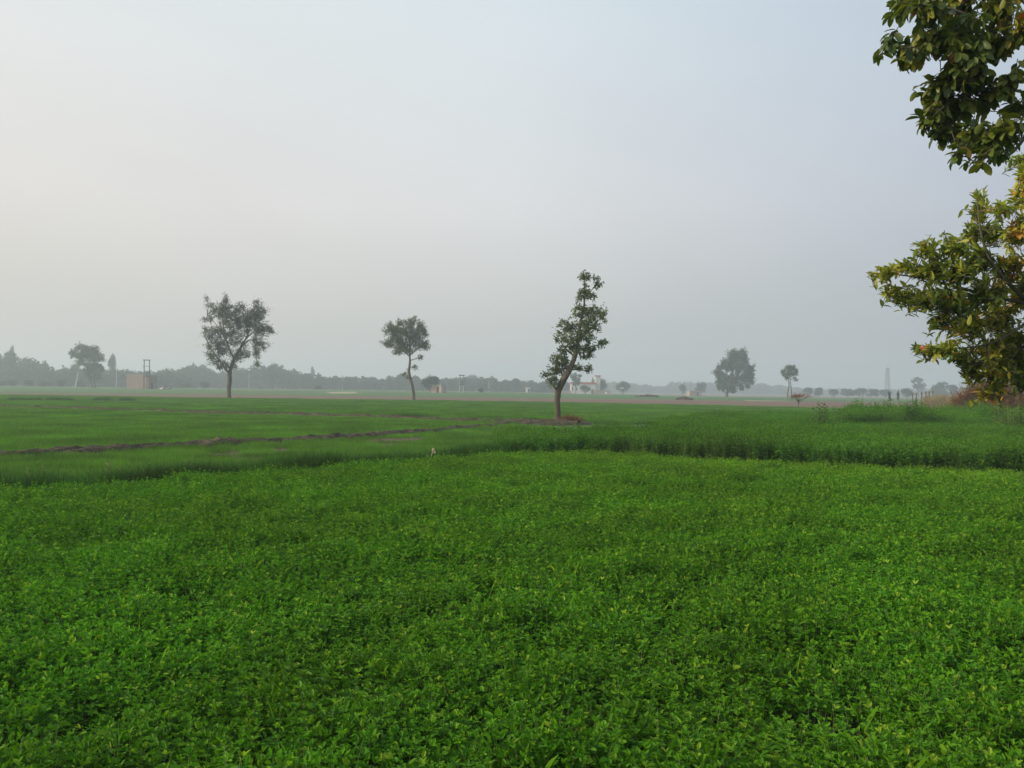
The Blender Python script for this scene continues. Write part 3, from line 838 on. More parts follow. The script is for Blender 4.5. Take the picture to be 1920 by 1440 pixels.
# the ragged tree on the left
photo_tree('tree', 'ragged open-crowned tree left of centre with a drooping right limb', 'tree', 134, [
    [(430, 748.5, 3.0), (429, 728, 3.6), (431, 712, 4.0), (430, 700, 3.6), (434, 686, 3.4), (441, 670, 2.8), (451, 652, 2.2), (462, 634, 1.6), (470, 612, .9), (474, 590, .4)],
    [(431, 702, 2), (419, 682, 1.3), (405, 655, .9), (396, 628, .4)],
    [(439, 674, 1.8), (428, 645, 1.2), (422, 605, .8), (429, 560, .3)],
    [(454, 648, 1.5), (474, 634, 1.1), (484, 650, .8), (489, 690, .3)],
    [(460, 636, 1.3), (480, 616, .9), (502, 600, .3)],
    [(427, 640, 1.0), (408, 610, .7), (388, 590, .3)],
    [(436, 682, 1.2), (450, 670, .8), (466, 664, .3)]],
    [(429, 566, 5, 10, 7), (410, 586, 16, 14, 20), (388, 598, 10, 7, 7), (391, 574, 7, 5, 4), (432, 590, 18, 16, 26), (454, 598, 16, 16, 24), (472, 596, 16, 16, 24), (488, 588, 12, 18, 16), (503, 618, 8, 10, 8),
     (470, 618, 22, 14, 34), (492, 618, 12, 12, 14), (398, 624, 16, 10, 14), (430, 622, 20, 14, 26), (445, 640, 18, 10, 18), (404, 650, 16, 14, 20), (424, 654, 16, 14, 20), (408, 672, 16, 12, 22), (420, 686, 12, 9, 16), (442, 668, 14, 11, 16),
     (458, 662, 12, 8, 9), (484, 640, 9, 14, 14), (442, 608, 22, 18, 30), (450, 580, 12, 10, 12), (424, 578, 10, 8, 10), (478, 602, 16, 14, 20), (412, 630, 16, 14, 16), (484, 662, 7, 13, 12), (488, 686, 4, 9, 5), (498, 650, 8, 7, 6), (482, 570, 5, 10, 4), (386, 560, 5, 5, 2), (440, 690, 5, 5, 4)],
    42, leaf=(.19, .10), twig_r=.012, twiglen=1.15, lpt=17, tips=1.35, exp=1.4, tintb=.03)
photo_tree('tree', 'small round-crowned tree on a thin crooked trunk between the two larger trees', 'tree', 148, [
    [(776, 751, 2.6), (775, 732, 2.8), (770, 710, 2.8), (766, 697, 2.6), (769, 682, 2.0), (768, 664, 1.8), (768, 640, 1.2), (770, 610, .4)],
    [(768, 668, 1.3), (752, 655, .9), (722, 648, .3)], [(768, 660, 1.3), (748, 635, .9), (732, 612, .3)], [(768, 650, 1.2), (784, 630, .8), (796, 612, .3)],
    [(768, 666, 1.2), (786, 652, .8), (804, 638, .3)], [(769, 676, 1.0), (780, 672, .6), (788, 670, .3)], [(766, 697, .8), (762, 690, .4)]],
    [(734, 620, 13, 11, 22), (727, 645, 12, 9, 14), (748, 622, 14, 14, 28), (768, 608, 11, 9, 16), (776, 600, 7, 5, 5), (768, 630, 18, 16, 40), (790, 625, 13, 15, 30), (799, 646, 8, 9, 12), (785, 648, 14, 10, 22), (744, 645, 16, 10, 26),
     (762, 655, 18, 10, 28), (765, 628, 28, 20, 44), (752, 606, 10, 6, 10), (786, 610, 10, 8, 10), (740, 634, 12, 10, 14), (745, 660, 9, 6, 8), (787, 672, 6, 4, 4), (779, 689, 5, 4, 3), (757, 702, 4, 5, 2), (765, 708, 4, 3, 2)],
    43, leaf=(.21, .11), twig_r=.012, twiglen=1.0, lpt=17, tips=1.15, exp=1.25, tintb=-.02)
photo_tree('tree', 'large dense dark tree standing alone right of centre, hazy', 'tree', 351, [
    [(1362, 745.5, 2.6), (1363, 738, 2.6), (1367, 724, 2.8), (1373, 700, 2.0), (1378, 675, .8)],
    [(1367, 726, 1.6), (1385, 708, 1.2), (1403, 695, .5)], [(1366, 728, 1.4), (1355, 712, 1.0), (1350, 700, .4)]],
    [(1376, 666, 16, 11, 30), (1393, 664, 10, 10, 16), (1394, 676, 10, 12, 16), (1362, 684, 15, 14, 34), (1382, 688, 20, 16, 50), (1350, 698, 9, 12, 20), (1405, 694, 10, 12, 22), (1407, 710, 7, 12, 18), (1396, 712, 10, 12, 20), (1357, 712, 14, 14, 34),
     (1378, 712, 14, 14, 34), (1352, 726, 8, 9, 16), (1368, 726, 12, 8, 18), (1374, 733, 6, 5, 8), (1391, 727, 3, 6, 5), (1403, 724, 3, 6, 5)],
    44, leaf=(.6, .32), twig_r=.03, twiglen=1.8, lpt=17, tips=1.15, exp=1.08, leafmat_='tree_mid', tintb=-.15)
photo_tree('tree', 'slim twin-trunked tree with a small tufted crown right of the big dense tree', 'tree', 290, [
    [(1476, 748.5, 1.3), (1477, 736, 1.2), (1480, 722, 1.0), (1478, 710, .8), (1472, 700, .4)],
    [(1485, 747.5, 1.2), (1484, 734, .9), (1482, 718, .8), (1481, 704, .6), (1484, 690, .3)],
    [(1482, 712, .6), (1490, 706, .4), (1494, 698, .2)]],
    [(1469, 700, 6, 10, 14), (1478, 692, 7, 8, 16), (1486, 690, 7, 8, 16), (1491, 698, 5, 9, 12), (1481, 702, 9, 7, 16), (1474, 709, 6, 4, 6), (1491, 712, 5, 3, 5)],
    45, leaf=(.42, .24), twig_r=.03, twiglen=1.2, lpt=10, exp=1.05, tintb=-.05)
photo_tree('tree', 'spreading tree on two thin trunks before the far left wood', 'tree', 330, [
    [(173, 727, 1.3), (171, 716, 1.3), (166, 702, 1.1), (160, 685, .8), (150, 670, .4)],
    [(178, 727, 1.3), (178, 712, 1.1), (177, 695, 1.0), (180, 675, .4)]],
    [(150, 652, 10, 7, 14), (165, 656, 14, 10, 34), (180, 656, 9, 9, 20), (138, 664, 11, 8, 18), (158, 668, 16, 10, 36), (180, 672, 13, 12, 34), (192, 672, 6, 9, 10), (150, 680, 12, 6, 12), (170, 688, 13, 9, 20), (188, 690, 9, 12, 22), (166, 700, 9, 8, 12), (184, 704, 10, 7, 16), (172, 710, 6, 5, 5)],
    46, leaf=(.6, .34), twig_r=.03, twiglen=1.4, lpt=12, tips=.9, exp=1.1, tintb=-.05)

# ---- distant trees: a few shapes with trunk and crown, copied
def far_shape(seed, kind):
    rng = np.random.default_rng(seed)
    tb = MB(); cb = MB()
    # unit tree: height 1, width about 1
    if kind == 'dome':
        cl = [(0, 0, .55, .42, .40)] + [(rng.uniform(-.3, .3), rng.uniform(-.3, .3), rng.uniform(.45, .72), rng.uniform(.16, .26), rng.uniform(.14, .24)) for _ in range(9)]
    elif kind == 'tall':
        cl = [(rng.uniform(-.16, .16), rng.uniform(-.16, .16), z, rng.uniform(.14, .26), rng.uniform(.10, .16)) for z in np.linspace(.35, .9, 10)]
    elif kind == 'open':
        cl = [(rng.uniform(-.36, .36), rng.uniform(-.36, .36), rng.uniform(.42, .88), rng.uniform(.09, .18), rng.uniform(.06, .12)) for _ in range(14)]
    else:
        cl = [(rng.uniform(-.38, .38), rng.uniform(-.3, .3), rng.uniform(.28, .80), rng.uniform(.16, .26), rng.uniform(.13, .2)) for _ in range(13)]
    P = []; T = []
    for cx, cy, cz, r, rz in cl:
        n = int(1500 * (r ** 1.6) * (1.6 if kind != 'open' else 1.1)) + 40
        d = unit(rng.standard_normal((n, 3))) * (rng.uniform(.35, 1.0, n) ** .4)[:, None] * rng.normal(1, .1, n)[:, None]
        P.append(np.array([cx, cy, cz]) + d * np.array([r, r, rz]))
        T.append(np.clip(rng.normal(.45, .1) + rng.normal(0, .15, n), 0, 1))
    P = np.concatenate(P); T = np.concatenate(T)
    P[:, 2] = np.maximum(P[:, 2], .02)
    n = len(P)
    sz = rng.uniform(.035, .07, n)
    leaves2(cb, P, rng.standard_normal((n, 3)), rng.standard_normal((n, 3)), sz, sz * .7, T)
    tube(tb, [(0, 0, -.02), (.01, 0, .2), (-.01, .01, .45), (.02, 0, .72)], [.032, .026, .02, .006], 6)
    for cx, cy, cz, r, rz in cl[:7]:
        tube(tb, [(0, 0, .25), (cx * .5, cy * .5, (.25 + cz) / 2 + .03), (cx, cy, cz)], [.014, .01, .004], 4)
    return tb.mesh('trunk', [M['bark']]), cb.mesh('crown', [M['tree_far']])
SH = {k: [far_shape(500 + i * 7 + ord(k[0]), k) for i in range(2 if k != 'bushy' else 3)] for k in ('dome', 'tall', 'open', 'bushy')}
def far_tree(px, topy, wpx, Y, kind='bushy', label=None, cat='tree', group=None, name='distant_tree', v=0, basepx=None):
    p = at(px, topy, Y)
    z0 = GZ(p.x, Y)
    h = max(p.z - z0, 1.0); w = wpx * PXM(Y)
    root = empty(name, (p.x, Y, z0), label, cat, group)
    root.rotation_euler = (0, 0, (px * 1.7) % 6.28)
    t, c = SH[kind][v % len(SH[kind])]
    for nm, me in (('trunk', t), ('crown', c)):
        o = bpy.data.objects.new(nm, me); COL.objects.link(o); o.parent = root
    root.scale = (w, w, h)
    return root
# woods that read as one mass
def wood(name, label, sky_line, Y0, Y1, seed, wpx=(16, 30), drop=1.0, step=7):
    rng = np.random.default_rng(seed); rr = random.Random(seed)
    cb = MB()
    x = sky_line[0][0]
    while x < sky_line[-1][0]:
        ty = inter(sky_line, x)
        for layer in range(2):
            Y = rr.uniform(Y0, Y1)
            tyy = ty + abs(rr.gauss(0, 1.2)) + (layer * rr.uniform(1, 8))
            p = at(x + rr.uniform(-3, 3), tyy, Y); z0 = GZ(p.x, Y)
            h = max(p.z - z0, 1.5); w = rr.uniform(*wpx) * PXM(Y) / 2
            ncl = 5
            for c in range(ncl):
                cz = z0 + h * rr.uniform(.25, .74); cx = p.x + rr.uniform(-.6, .6) * w; cy = Y + rr.uniform(-.6, .6) * w
                r = w * rr.uniform(.45, .75); rz = min(h * .26 * rr.uniform(.8, 1.2), z0 + h - cz)
                rz = max(rz, .8)
                n = 95
                d = unit(rng.standard_normal((n, 3))) * (rng.uniform(.3, 1, n) ** .4)[:, None]
                P = np.array([cx, cy, cz]) + d * np.array([r, r, rz])
                P[:, 2] = np.maximum(P[:, 2], z0 + .2)
                sz = rng.uniform(.6, 1.3, n) * (Y / 500)
                leaves2(cb, P, rng.standard_normal((n, 3)), rng.standard_normal((n, 3)), sz, sz * .75, np.clip(rr.gauss(.4, .12) + rng.normal(0, .12, n), 0, 1))
            # undergrowth
            n = 60
            P = np.stack([p.x + rng.normal(0, w * .8, n), Y + rng.normal(0, 2, n), z0 + rng.uniform(0, h * .35, n)], 1)
            sz = rng.uniform(.6, 1.2, n)
            leaves2(cb, P, rng.standard_normal((n, 3)), rng.standard_normal((n, 3)), sz, sz * .8, rng.uniform(.2, .6, n))
        x += step * rr.uniform(.7, 1.3)
    o = cb.obj(name, M['tree_far'])
    return tag(o, label, 'wood', kind='stuff')
WL = [(-140, 660), (-60, 655), (0, 656), (12, 657), (24, 654), (34, 672), (42, 682), (46, 669), (60, 668), (70, 672), (80, 671), (92, 687), (104, 693), (116, 686), (126, 681), (150, 684), (200, 692), (225, 690), (240, 687), (258, 693), (280, 691), (296, 698), (306, 691), (322, 689), (338, 691), (345, 700)]
WM = [(330, 692), (345, 684), (352, 678), (372, 679), (385, 684), (396, 692), (420, 694), (450, 687), (470, 682), (490, 683), (508, 680), (519, 677), (528, 686), (542, 693), (552, 691), (564, 698), (590, 698), (604, 702), (616, 705), (650, 706), (690, 705), (714, 709), (738, 703), (757, 698), (770, 702), (790, 709), (822, 712), (834, 707), (850, 708), (870, 706), (884, 701), (896, 703), (908, 706), (926, 706), (936, 712), (956, 711), (967, 710), (980, 713), (1010, 713), (1050, 712), (1065, 714)]
WR = [(1060, 714), (1100, 716), (1150, 716), (1180, 717), (1200, 719), (1230, 722), (1250, 721), (1264, 713), (1275, 718), (1290, 714), (1302, 713), (1322, 716), (1340, 716), (1380, 719), (1420, 719), (1431, 714), (1446, 722), (1470, 722), (1510, 727), (1600, 730), (1700, 730), (1745, 728), (1800, 727), (1860, 728), (1940, 728), (2040, 727)]
wood('left_woodland', 'dark hazy wood along the far left edge of the fields', WL, 430, 500, 71, wpx=(18, 32))
wood('middle_woodland', 'long blue-grey hazy tree belt behind the left and middle trees', WM, 490, 580, 72, wpx=(12, 24), step=6)
wood('right_woodland', 'faintest palest tree belt on the right horizon', WR, 950, 1150, 73, wpx=(12, 26), step=6)

# separate far trees one can point to
far_tree(211, 664, 20, 470, 'tall', 'slim upright hazy tree just right of the spreading tree', 'tree')
far_tree(24, 652, 17, 440, 'tall', 'pointed spire-like tree rising from the far left wood', 'tree', v=1)
far_tree(586, 687, 11, 640, 'tall', 'blunt square-topped tree poking above the tree belt right of the ragged tree', 'tree')
far_tree(550, 689, 19, 640, 'open', 'loose feathery tree in the belt, left of the square-topped one', 'tree')
far_tree(807, 702, 35, 300, 'dome', 'grey-green bushy round tree beside the small brick hut', 'tree')
far_tree(886, 700, 20, 620, 'dome', 'rounded tree peak behind the pole-mounted transformer', 'tree', v=1)
far_tree(968, 708, 24, 470, 'open', 'open dull tree beside the pale doorway left of the leaning tree', 'tree')
far_tree(1080, 698, 26, 400, 'open', 'umbrella-crowned tree with bare stem in front of the white house', 'tree', v=1)
far_tree(1126, 707, 30, 440, 'dome', 'smooth dome-shaped tree right of the white house', 'tree')
far_tree(1168, 713, 30, 480, 'dome', 'broad dome-shaped tree by the white sign right of the house', 'tree', v=1)
far_tree(1097, 721, 20, 405, 'dome', 'low round bush covering the front of the white house', 'bush', name='bush')
far_tree(1281, 719, 14, 520, 'dome', 'small oval tree left of the pale shed', 'tree')
far_tree(1314, 716, 22, 540, 'bushy', 'dim bushy tree right of the pale shed', 'tree', v=1)
far_tree(1701, 726, 25, 420, 'dome', 'smooth dark dome tree right of the lattice tower', 'tree', v=1)
far_tree(1722, 705, 30, 560, 'open', 'tall thin-leaved open tree above the dark dome tree', 'tree')
far_tree(1762, 713, 26, 480, 'bushy', 'dark mounded tree left of the near foliage', 'tree')
far_tree(1782, 719, 24, 480, 'bushy', 'lower mounded tree right of the dark mounded one', 'tree', v=2)
for k, (px, ty, w, lab) in enumerate([(1515, 725, 22, 'leftmost hazy orchard clump in the right-hand row'), (1536, 726, 22, 'second hazy orchard clump, left of the narrow gap'), (1563, 728, 22, 'third hazy orchard clump, right of the narrow gap'),
                                     (1590, 727, 24, 'fourth hazy orchard clump, left of the longest one'), (1612, 726, 26, 'tallest hazy orchard clump in the right-hand row'), (1634, 728, 24, 'sixth hazy orchard clump, left of the tower'), (1661, 729, 28, 'hazy orchard clump at the foot of the lattice tower')]):
    far_tree(px, ty, w, 500, 'bushy' if k % 2 else 'dome', lab, 'tree', 'orchard trees in a row on the right', v=k)
for k, (px, ty, w, lab) in enumerate([(4, 713, 16, 'low bush at the left edge below the wood'), (26, 712, 22, 'low green bush second from the left below the wood'), (53, 711, 20, 'rounded low bush third from the left below the wood'), (84, 714, 24, 'flat low bush in the gap between two rounder ones'),
                                     (113, 711, 20, 'darkest low bush, left of the leaning white pole'), (151, 713, 22, 'low bush right of the leaning white pole'), (352, 717, 18, 'small dark bush right of the rubble heap'), (385, 716, 20, 'small dark bush left of the ragged tree trunk'), (596, 722, 14, 'little bush before the belt right of the ragged tree')]):
    far_tree(px, ty, w, 355 if px < 300 else 380, 'bushy', lab, 'bush', 'low bushes below the left wood', 'bush', v=k)
far_tree(902, 727, 10, 300, 'bushy', 'dark green shrub at the foot of the transformer pole', 'bush', name='bush')
for px, ty, lab in ((1668, 735, 'small dark tuft-headed shrub left of the white-marked one'), (1684, 733, 'small dark forked shrub with a white mark at its foot')):
    far_tree(px, ty, 7.5, 190, 'tall', lab, 'shrub', 'tufted shrubs on the ploughed land', 'shrub', v=1 if px < 1670 else 0)
# ------------------------------------------------------------------ poles, frames, tower
def pole(px, y0, y1, Y, r, mat, label, lean=0.0, name='utility_pole', cat='pole', bar=False, group=None):
    a = at(px, y0, Y); b = at(px + lean, y1, Y); z0 = GZ(a.x, Y)
    root = empty(name, (a.x, Y, z0), label, cat, group)
    mb = MB(); tube(mb, [(0, 0, -.2), ((b.x - a.x) * .5, 0, (b.z - z0) * .5), (b.x - a.x, 0, b.z - z0)], [r * 1.25, r, r * .75], 8)
    mb.obj('shaft', mat, root)
    if bar:
        mb = MB(); box(mb, (b.x - a.x, 0, b.z - z0 - .5), (1.5, .12, .12)); mb.obj('crossarm', M['darksteel'], root)
        for s in (-.6, 0, .6):
            mb = MB(); tube(mb, [(b.x - a.x + s, 0, b.z - z0 - .44), (b.x - a.x + s, 0, b.z - z0 - .2)], [.05, .035], 6); mb.obj('insulator', M['whitepaint'], root)
    return root
pole(141, 726.5, 696, 345, .22, M['whitewood'], 'leaning whitewashed trunk left of the spreading tree', 6, 'bare_trunk', 'trunk')
pole(218, 722, 690, 430, .20, M['concrete'], 'straight grey pole between the spreading tree and the brick block', 1, bar=True)
for px, y1, lab in ((467, 700, 'pale pole in front of the tree belt right of the ragged tree'), (584, 706, 'slightly leaning pale pole below the square-topped tree'), (601, 706, 'fainter pale pole right of the leaning one'), (642, 704, 'thick pale pole left of the small round tree'),
                    (680, 712, 'short faint pole between the thick pole and the round tree'), (905, 712, 'faint pale pole right of the transformer'), (917, 714, 'second faint pale pole right of the transformer')):
    pole(px, 733, y1, 500, .22, M['concrete'], lab, 2 if px == 584 else 0, bar=px in (642, 584))
def hframe(px0, px1, y0, y1, Y, label, plat, tank=True):
    a = at(px0, y1, Y); b = at(px1, y1, Y); z0 = GZ(a.x, Y)
    cx = (a.x + b.x) / 2; w = (b.x - a.x) / 2; h = a.z - z0
    root = empty('transformer_frame', (cx, Y, z0), label, 'transformer frame')
    for s in (-1, 1):
        mb = MB(); tube(mb, [(s * w, 0, -.2), (s * w, 0, h)], [.20, .15], 8); mb.obj('post', M['concrete' if not tank else 'darksteel'], root)
    for z, t in ((h - .12, .3), (h * .78, .14), (plat, .22)):
        mb = MB(); box(mb, (0, -.2, z), (2 * w + .7, .16, t)); mb.obj('crossbeam', M['darksteel'], root)
    mb = MB()
    box(mb, (0, -.35, plat + .85), (1.3, .9, 1.3)); box(mb, (0, -.35, plat + 1.56), (1.4, 1.0, .10))
    for k in range(5): box(mb, (-.5 + k * .25, -.86, plat + .8), (.05, .1, 1.0))
    tr = mb.obj('transformer', M['steel'], root)
    for s in (-.35, 0, .35):
        mb = MB(); tube(mb, [(s, -.35, plat + 1.6), (s, -.35, plat + 2.0)], [.07, .04], 6); mb.obj('insulator', M['whitepaint'], tr)
    return root
hframe(270.5, 280.5, 727, 674.5, 300, 'dark steel transformer frame standing above the brick block', 4.4)
hframe(862.5, 869.5, 738, 703, 300, 'narrow pole-mounted transformer between the brick hut and the shrub', 3.0, False)
# lattice tower in the haze
def lattice(px, y1, Y, label):
    b = at(px, y1, Y); z0 = 0; h = b.z
    root = empty('lattice_tower', (b.x, Y, z0), label, 'lattice tower')
    def wd(z): return 1.0 * (1 - z / h) + 1.0
    zs = [h * (1 - .87 ** k) / (1 - .87 ** 12) for k in range(13)]
    for sx, sy in ((-1, -1), (1, -1), (1, 1), (-1, 1)):
        mb = MB(); tube(mb, [(sx * wd(z), sy * wd(z), z) for z in zs], [.26] * len(zs), 5); mb.obj('leg', M['steel'], root)
    mb = MB()
    for z, z2 in zip(zs, zs[1:]):
        w, w2 = wd(z), wd(z2)
        c = [(-1, -1), (1, -1), (1, 1), (-1, 1)]
        for k in range(4):
            p, q = c[k], c[(k + 1) % 4]
            tube(mb, [(p[0] * w, p[1] * w, z), (q[0] * w2, q[1] * w2, z2)], [.12, .12], 4)
            tube(mb, [(q[0] * w, q[1] * w, z), (p[0] * w2, p[1] * w2, z2)], [.12, .12], 4)
            tube(mb, [(p[0] * w2, p[1] * w2, z2), (q[0] * w2, q[1] * w2, z2)], [.12, .12], 4)
    mb.obj('bracing', M['steel'], root)
    mb = MB(); tube(mb, [(0, 0, h - 1), (0, 0, h + 3.5)], [.12, .06], 5); mb.obj('mast', M['steel'], root)
lattice(1664, 690, 800, 'tall lattice tower faint in the haze on the right')

# ------------------------------------------------------------------ buildings
def yawof(o, rz): o.rotation_euler = (0, 0, rz)
# brick block on the left
def brick_block():
    Y = 300; p = at(279, 727, Y); z0 = GZ(p.x, Y); m = PXM(Y)
    h = at(279, 703.5, Y).z - z0
    root = empty('brick_building', (p.x, Y, z0), 'flat-roofed weathered brick block with a bare front and dark side, on the left', 'building')
    yaw = R(-24)
    L = 52 * m / math.cos(yaw); D = 18 * m / abs(math.sin(yaw)) * .46
    root.rotation_euler = (0, 0, yaw)
    mb = MB(); box(mb, (-L / 2, D / 2, h / 2), (L, D, h)); mb.obj('wall', M['brick'], root)
    mb = MB(); box(mb, (-L / 2, D / 2, h + .06), (L + .24, D + .24, .12)); mb.obj('roof', M['concrete'], root)
    mb = MB(); box(mb, (.03, D * .35, 1.05), (.08, 1.0, 2.1)); d = mb.obj('door', M['dark'], root)
brick_block()
def gable(cx, y0, w, h, d, wall, roof, Y, yaw, label, name='house', door=True, flat=False):
    p = at(cx, y0, Y); z0 = GZ(p.x, Y)
    root = empty(name, (p.x, Y, z0), label, 'building'); root.rotation_euler = (0, 0, yaw)
    mb = MB(); box(mb, (0, 0, h / 2), (w, d, h)); mb.obj('wall', wall, root)
    mb = MB()
    if flat: box(mb, (0, 0, h + .08), (w + .3, d + .3, .16))
    else:
        hw, hd = w / 2 + .2, d / 2 + .25
        V = [(-hw, -hd, h), (hw, -hd, h), (hw, hd, h), (-hw, hd, h), (-hw, 0, h + d * .3), (hw, 0, h + d * .3)]
        mb.add(V, [[0, 1, 5, 4], [2, 3, 4, 5]], .5); mb.add(V, [[0, 4, 3], [1, 2, 5]], .5); mb.add(V, [[3, 2, 1, 0]], .5)
    mb.obj('roof', roof, root)
    if door:
        mb = MB(); box(mb, (w * .15, -d / 2 - .02, 1.0), (.9, .06, 2.0)); mb.obj('door', M['dark'], root)
    return root
m3 = PXM(300)
gable(822, 737, 24 * PXM(300), 2.5, 3.0, M['brick_pale'], M['concrete'], 300, R(-28), 'small pinkish brick hut between the bushy round tree and the transformer', 'hut', flat=True)
gable(1302, 742, 24 * PXM(430), 2.4, 4, M['brick_pale'], M['concrete'], 430, R(8), 'low pale pinkish shed left of the big dense tree', 'shed', flat=True)
gable(990, 735, 7 * PXM(480), 2.6, 3, M['plaster'], M['concrete'], 480, R(5), 'tiny pale hut left of the leaning tree', 'hut', flat=True)
# the white house with red parapet
def white_house():
    Y = 430; m = PXM(Y)
    def X(px): return at(px, 730, Y).x
    def Z(py, px=1090): return at(px, py, Y).z
    x0, x1 = X(1071), X(1117); z0 = GZ((x0 + x1) / 2, Y); cx = (x0 + x1) / 2
    root = empty('white_house', (cx, Y, z0), 'white farmhouse with red parapet and roof room behind the leaning tree', 'building')
    w = x1 - x0; h = Z(720) - z0
    mb = MB(); box(mb, (0, 4, h / 2), (w, 8, h)); mb.obj('wall', M['plaster'], root)
    mb = MB(); box(mb, (0, 4, h + .45), (w + .5, 8.4, .9)); mb.obj('parapet', M['redband'], root)
    # roof room
    rx = X(1122) - cx; h2 = Z(705) - z0
    mb = MB(); box(mb, (rx, 5, h2 / 2), (9 * m, 5, h2)); rr_ = mb.obj('stair_tower', M['plaster'], root)
    mb = MB(); box(mb, (rx, 5, h2 + .25), (10.2 * m, 5.6, .5)); mb.obj('slab', M['redband'], rr_)
    for px, wpx in ((1073.5, 3.2), (1081, 3.4), (1100, 3), (1106, 3)):
        mb = MB(); box(mb, (X(px) - cx, -.02, h * .5), (wpx * m * .6, .08, 1.4)); f = mb.obj('window', M['dark'], root)
        mb = MB(); box(mb, (X(px) - cx, -.07, h * .5 - .78), (wpx * m * .8, .16, .12)); mb.obj('sill', M['concrete'], f)
    mb = MB(); box(mb, (X(1111) - cx, -.02, 1.1), (1.1, .08, 2.2)); mb.obj('door', M['dark'], root)
    mb = MB(); box(mb, (X(1112) - cx, 3, h + 2.0), (.4, .4, 2.6)); mb.obj('chimney', M['darksteel'], root)
    # low brick wall
    a, b = X(1112), X(1146); c = (a + b) / 2; Yw = 410
    r2 = empty('low_wall', (c * Yw / Y, Yw, 0), 'long low pinkish brick wall right of the white house', 'wall')
    wd = (b - a) * Yw / Y
    mb = MB(); box(mb, (0, 0, 1.05), (wd, .35, 2.3)); mb.obj('brickwork', M['brick_pale'], r2)
    mb = MB(); box(mb, (0, 0, 2.24), (wd + .1, .45, .08)); mb.obj('coping', M['concrete'], r2)
    mb = MB(); box(mb, (wd * .22, -.2, 1.2), (.9, .08, .9)); mb.obj('niche', M['whitepaint'], r2)
    a, b = X(1053), X(1071); c = (a + b) / 2
    r3 = empty('low_wall', (c * Yw / Y, Yw, 0), 'low dusty wall left of the white house, behind the trunk', 'wall')
    wd = (b - a) * Yw / Y
    mb = MB(); box(mb, (0, 0, .95), (wd, .35, 1.9)); mb.obj('brickwork', M['brick_pale'], r3)
    mb = MB(); box(mb, (0, 0, 1.94), (wd + .1, .45, .08)); mb.obj('coping', M['concrete'], r3)
white_house()
def sign():
    Y = 450; p = at(1162, 740, Y)
    root = empty('white_sign', (p.x, Y, GZ(p.x, Y)), 'small white board on a pale post right of the low wall', 'sign')
    mb = MB(); tube(mb, [(-.4, 0, -.1), (-.4, 0, 2.6)], [.22, .18], 8); mb.obj('post', M['concrete'], root)
    mb = MB(); box(mb, (1.1, -.2, 3.4), (1.9, .1, .5)); mb.obj('board', M['whitepaint'], root)
    mb = MB(); box(mb, (.2, -.1, 3.1), (2.0, .08, .08), 0); mb.obj('arm', M['concrete'], root)
sign()
# heaps
def heap(name, label, cat, p, w, h, mat, seed, pieces=60, size=.3, mat2=None):
    rng = np.random.default_rng(seed); rr = random.Random(seed)
    mb = MB()
    nr, na_ = 7, 18
    V = [(0, 0, h * .55)]
    for i in range(1, nr + 1):
        for k in range(na_):
            a = k / na_ * 6.283; q = i / nr * (1 + .15 * mnoise.noise(Vector((k * .7, i, seed))))
            V.append((math.cos(a) * q * w / 2, math.sin(a) * q * w / 2, h * .55 * (1 - q) + rr.uniform(0, .06) * h - (.1 if i == nr else 0)))
    mb.add(V, [[0, 1 + k, 1 + (k + 1) % na_] for k in range(na_)])
    mb.add(V, [[1 + (i - 1) * na_ + k, 1 + i * na_ + k, 1 + i * na_ + (k + 1) % na_, 1 + (i - 1) * na_ + (k + 1) % na_] for i in range(1, nr) for k in range(na_)])
    for i in range(pieces):
        a = rr.uniform(0, 6.28); q = min(abs(rr.gauss(0, .4)), .85)
        x, y = math.cos(a) * q * w / 2, math.sin(a) * q * w / 2
        z = h * .55 * (1 - q)
        s = size * rr.uniform(.5, 1.4)
        box(mb, (x, y, z + s * .2), (s, s * rr.uniform(.5, 1), s * rr.uniform(.4, .8)), rr.uniform(0, 3), mat=(1 if mat2 and rr.random() < .35 else 0), taper=rr.uniform(.5, .9))
    o = mb.obj(name, [mat] + ([mat2] if mat2 else []))
    o.location = p; tag(o, label, cat)
    return o
p = at(311, 727, 300); heap('rubble_heap', 'heap of pale and dark rubble right of the brick block', 'heap', (p.x, 300, GZ(p.x, 300)), 3.6, 1.6, M['clod'], 5, 60, .6, M['plaster'])
p = gnd(689, 739.5); heap('stone_pile', 'small pale stone pile on the far edge of the brown field', 'stones', (p.x, p.y, 0), 1.4, .5, M['plaster'], 6, 16, .45)
p = gnd(1283, 750.5); heap('earth_heap', 'low dark earth mound on the brown field left of the big dense tree', 'heap', (p.x, p.y, 0), 4.5, .9, M['clod'], 7, 70, .6)
p = gnd(1215, 746); heap('earth_heap', 'long low reddish earth mound right of the white sign', 'heap', (p.x, p.y, 0), 9, 1.0, M['clod'], 8, 120, .8)

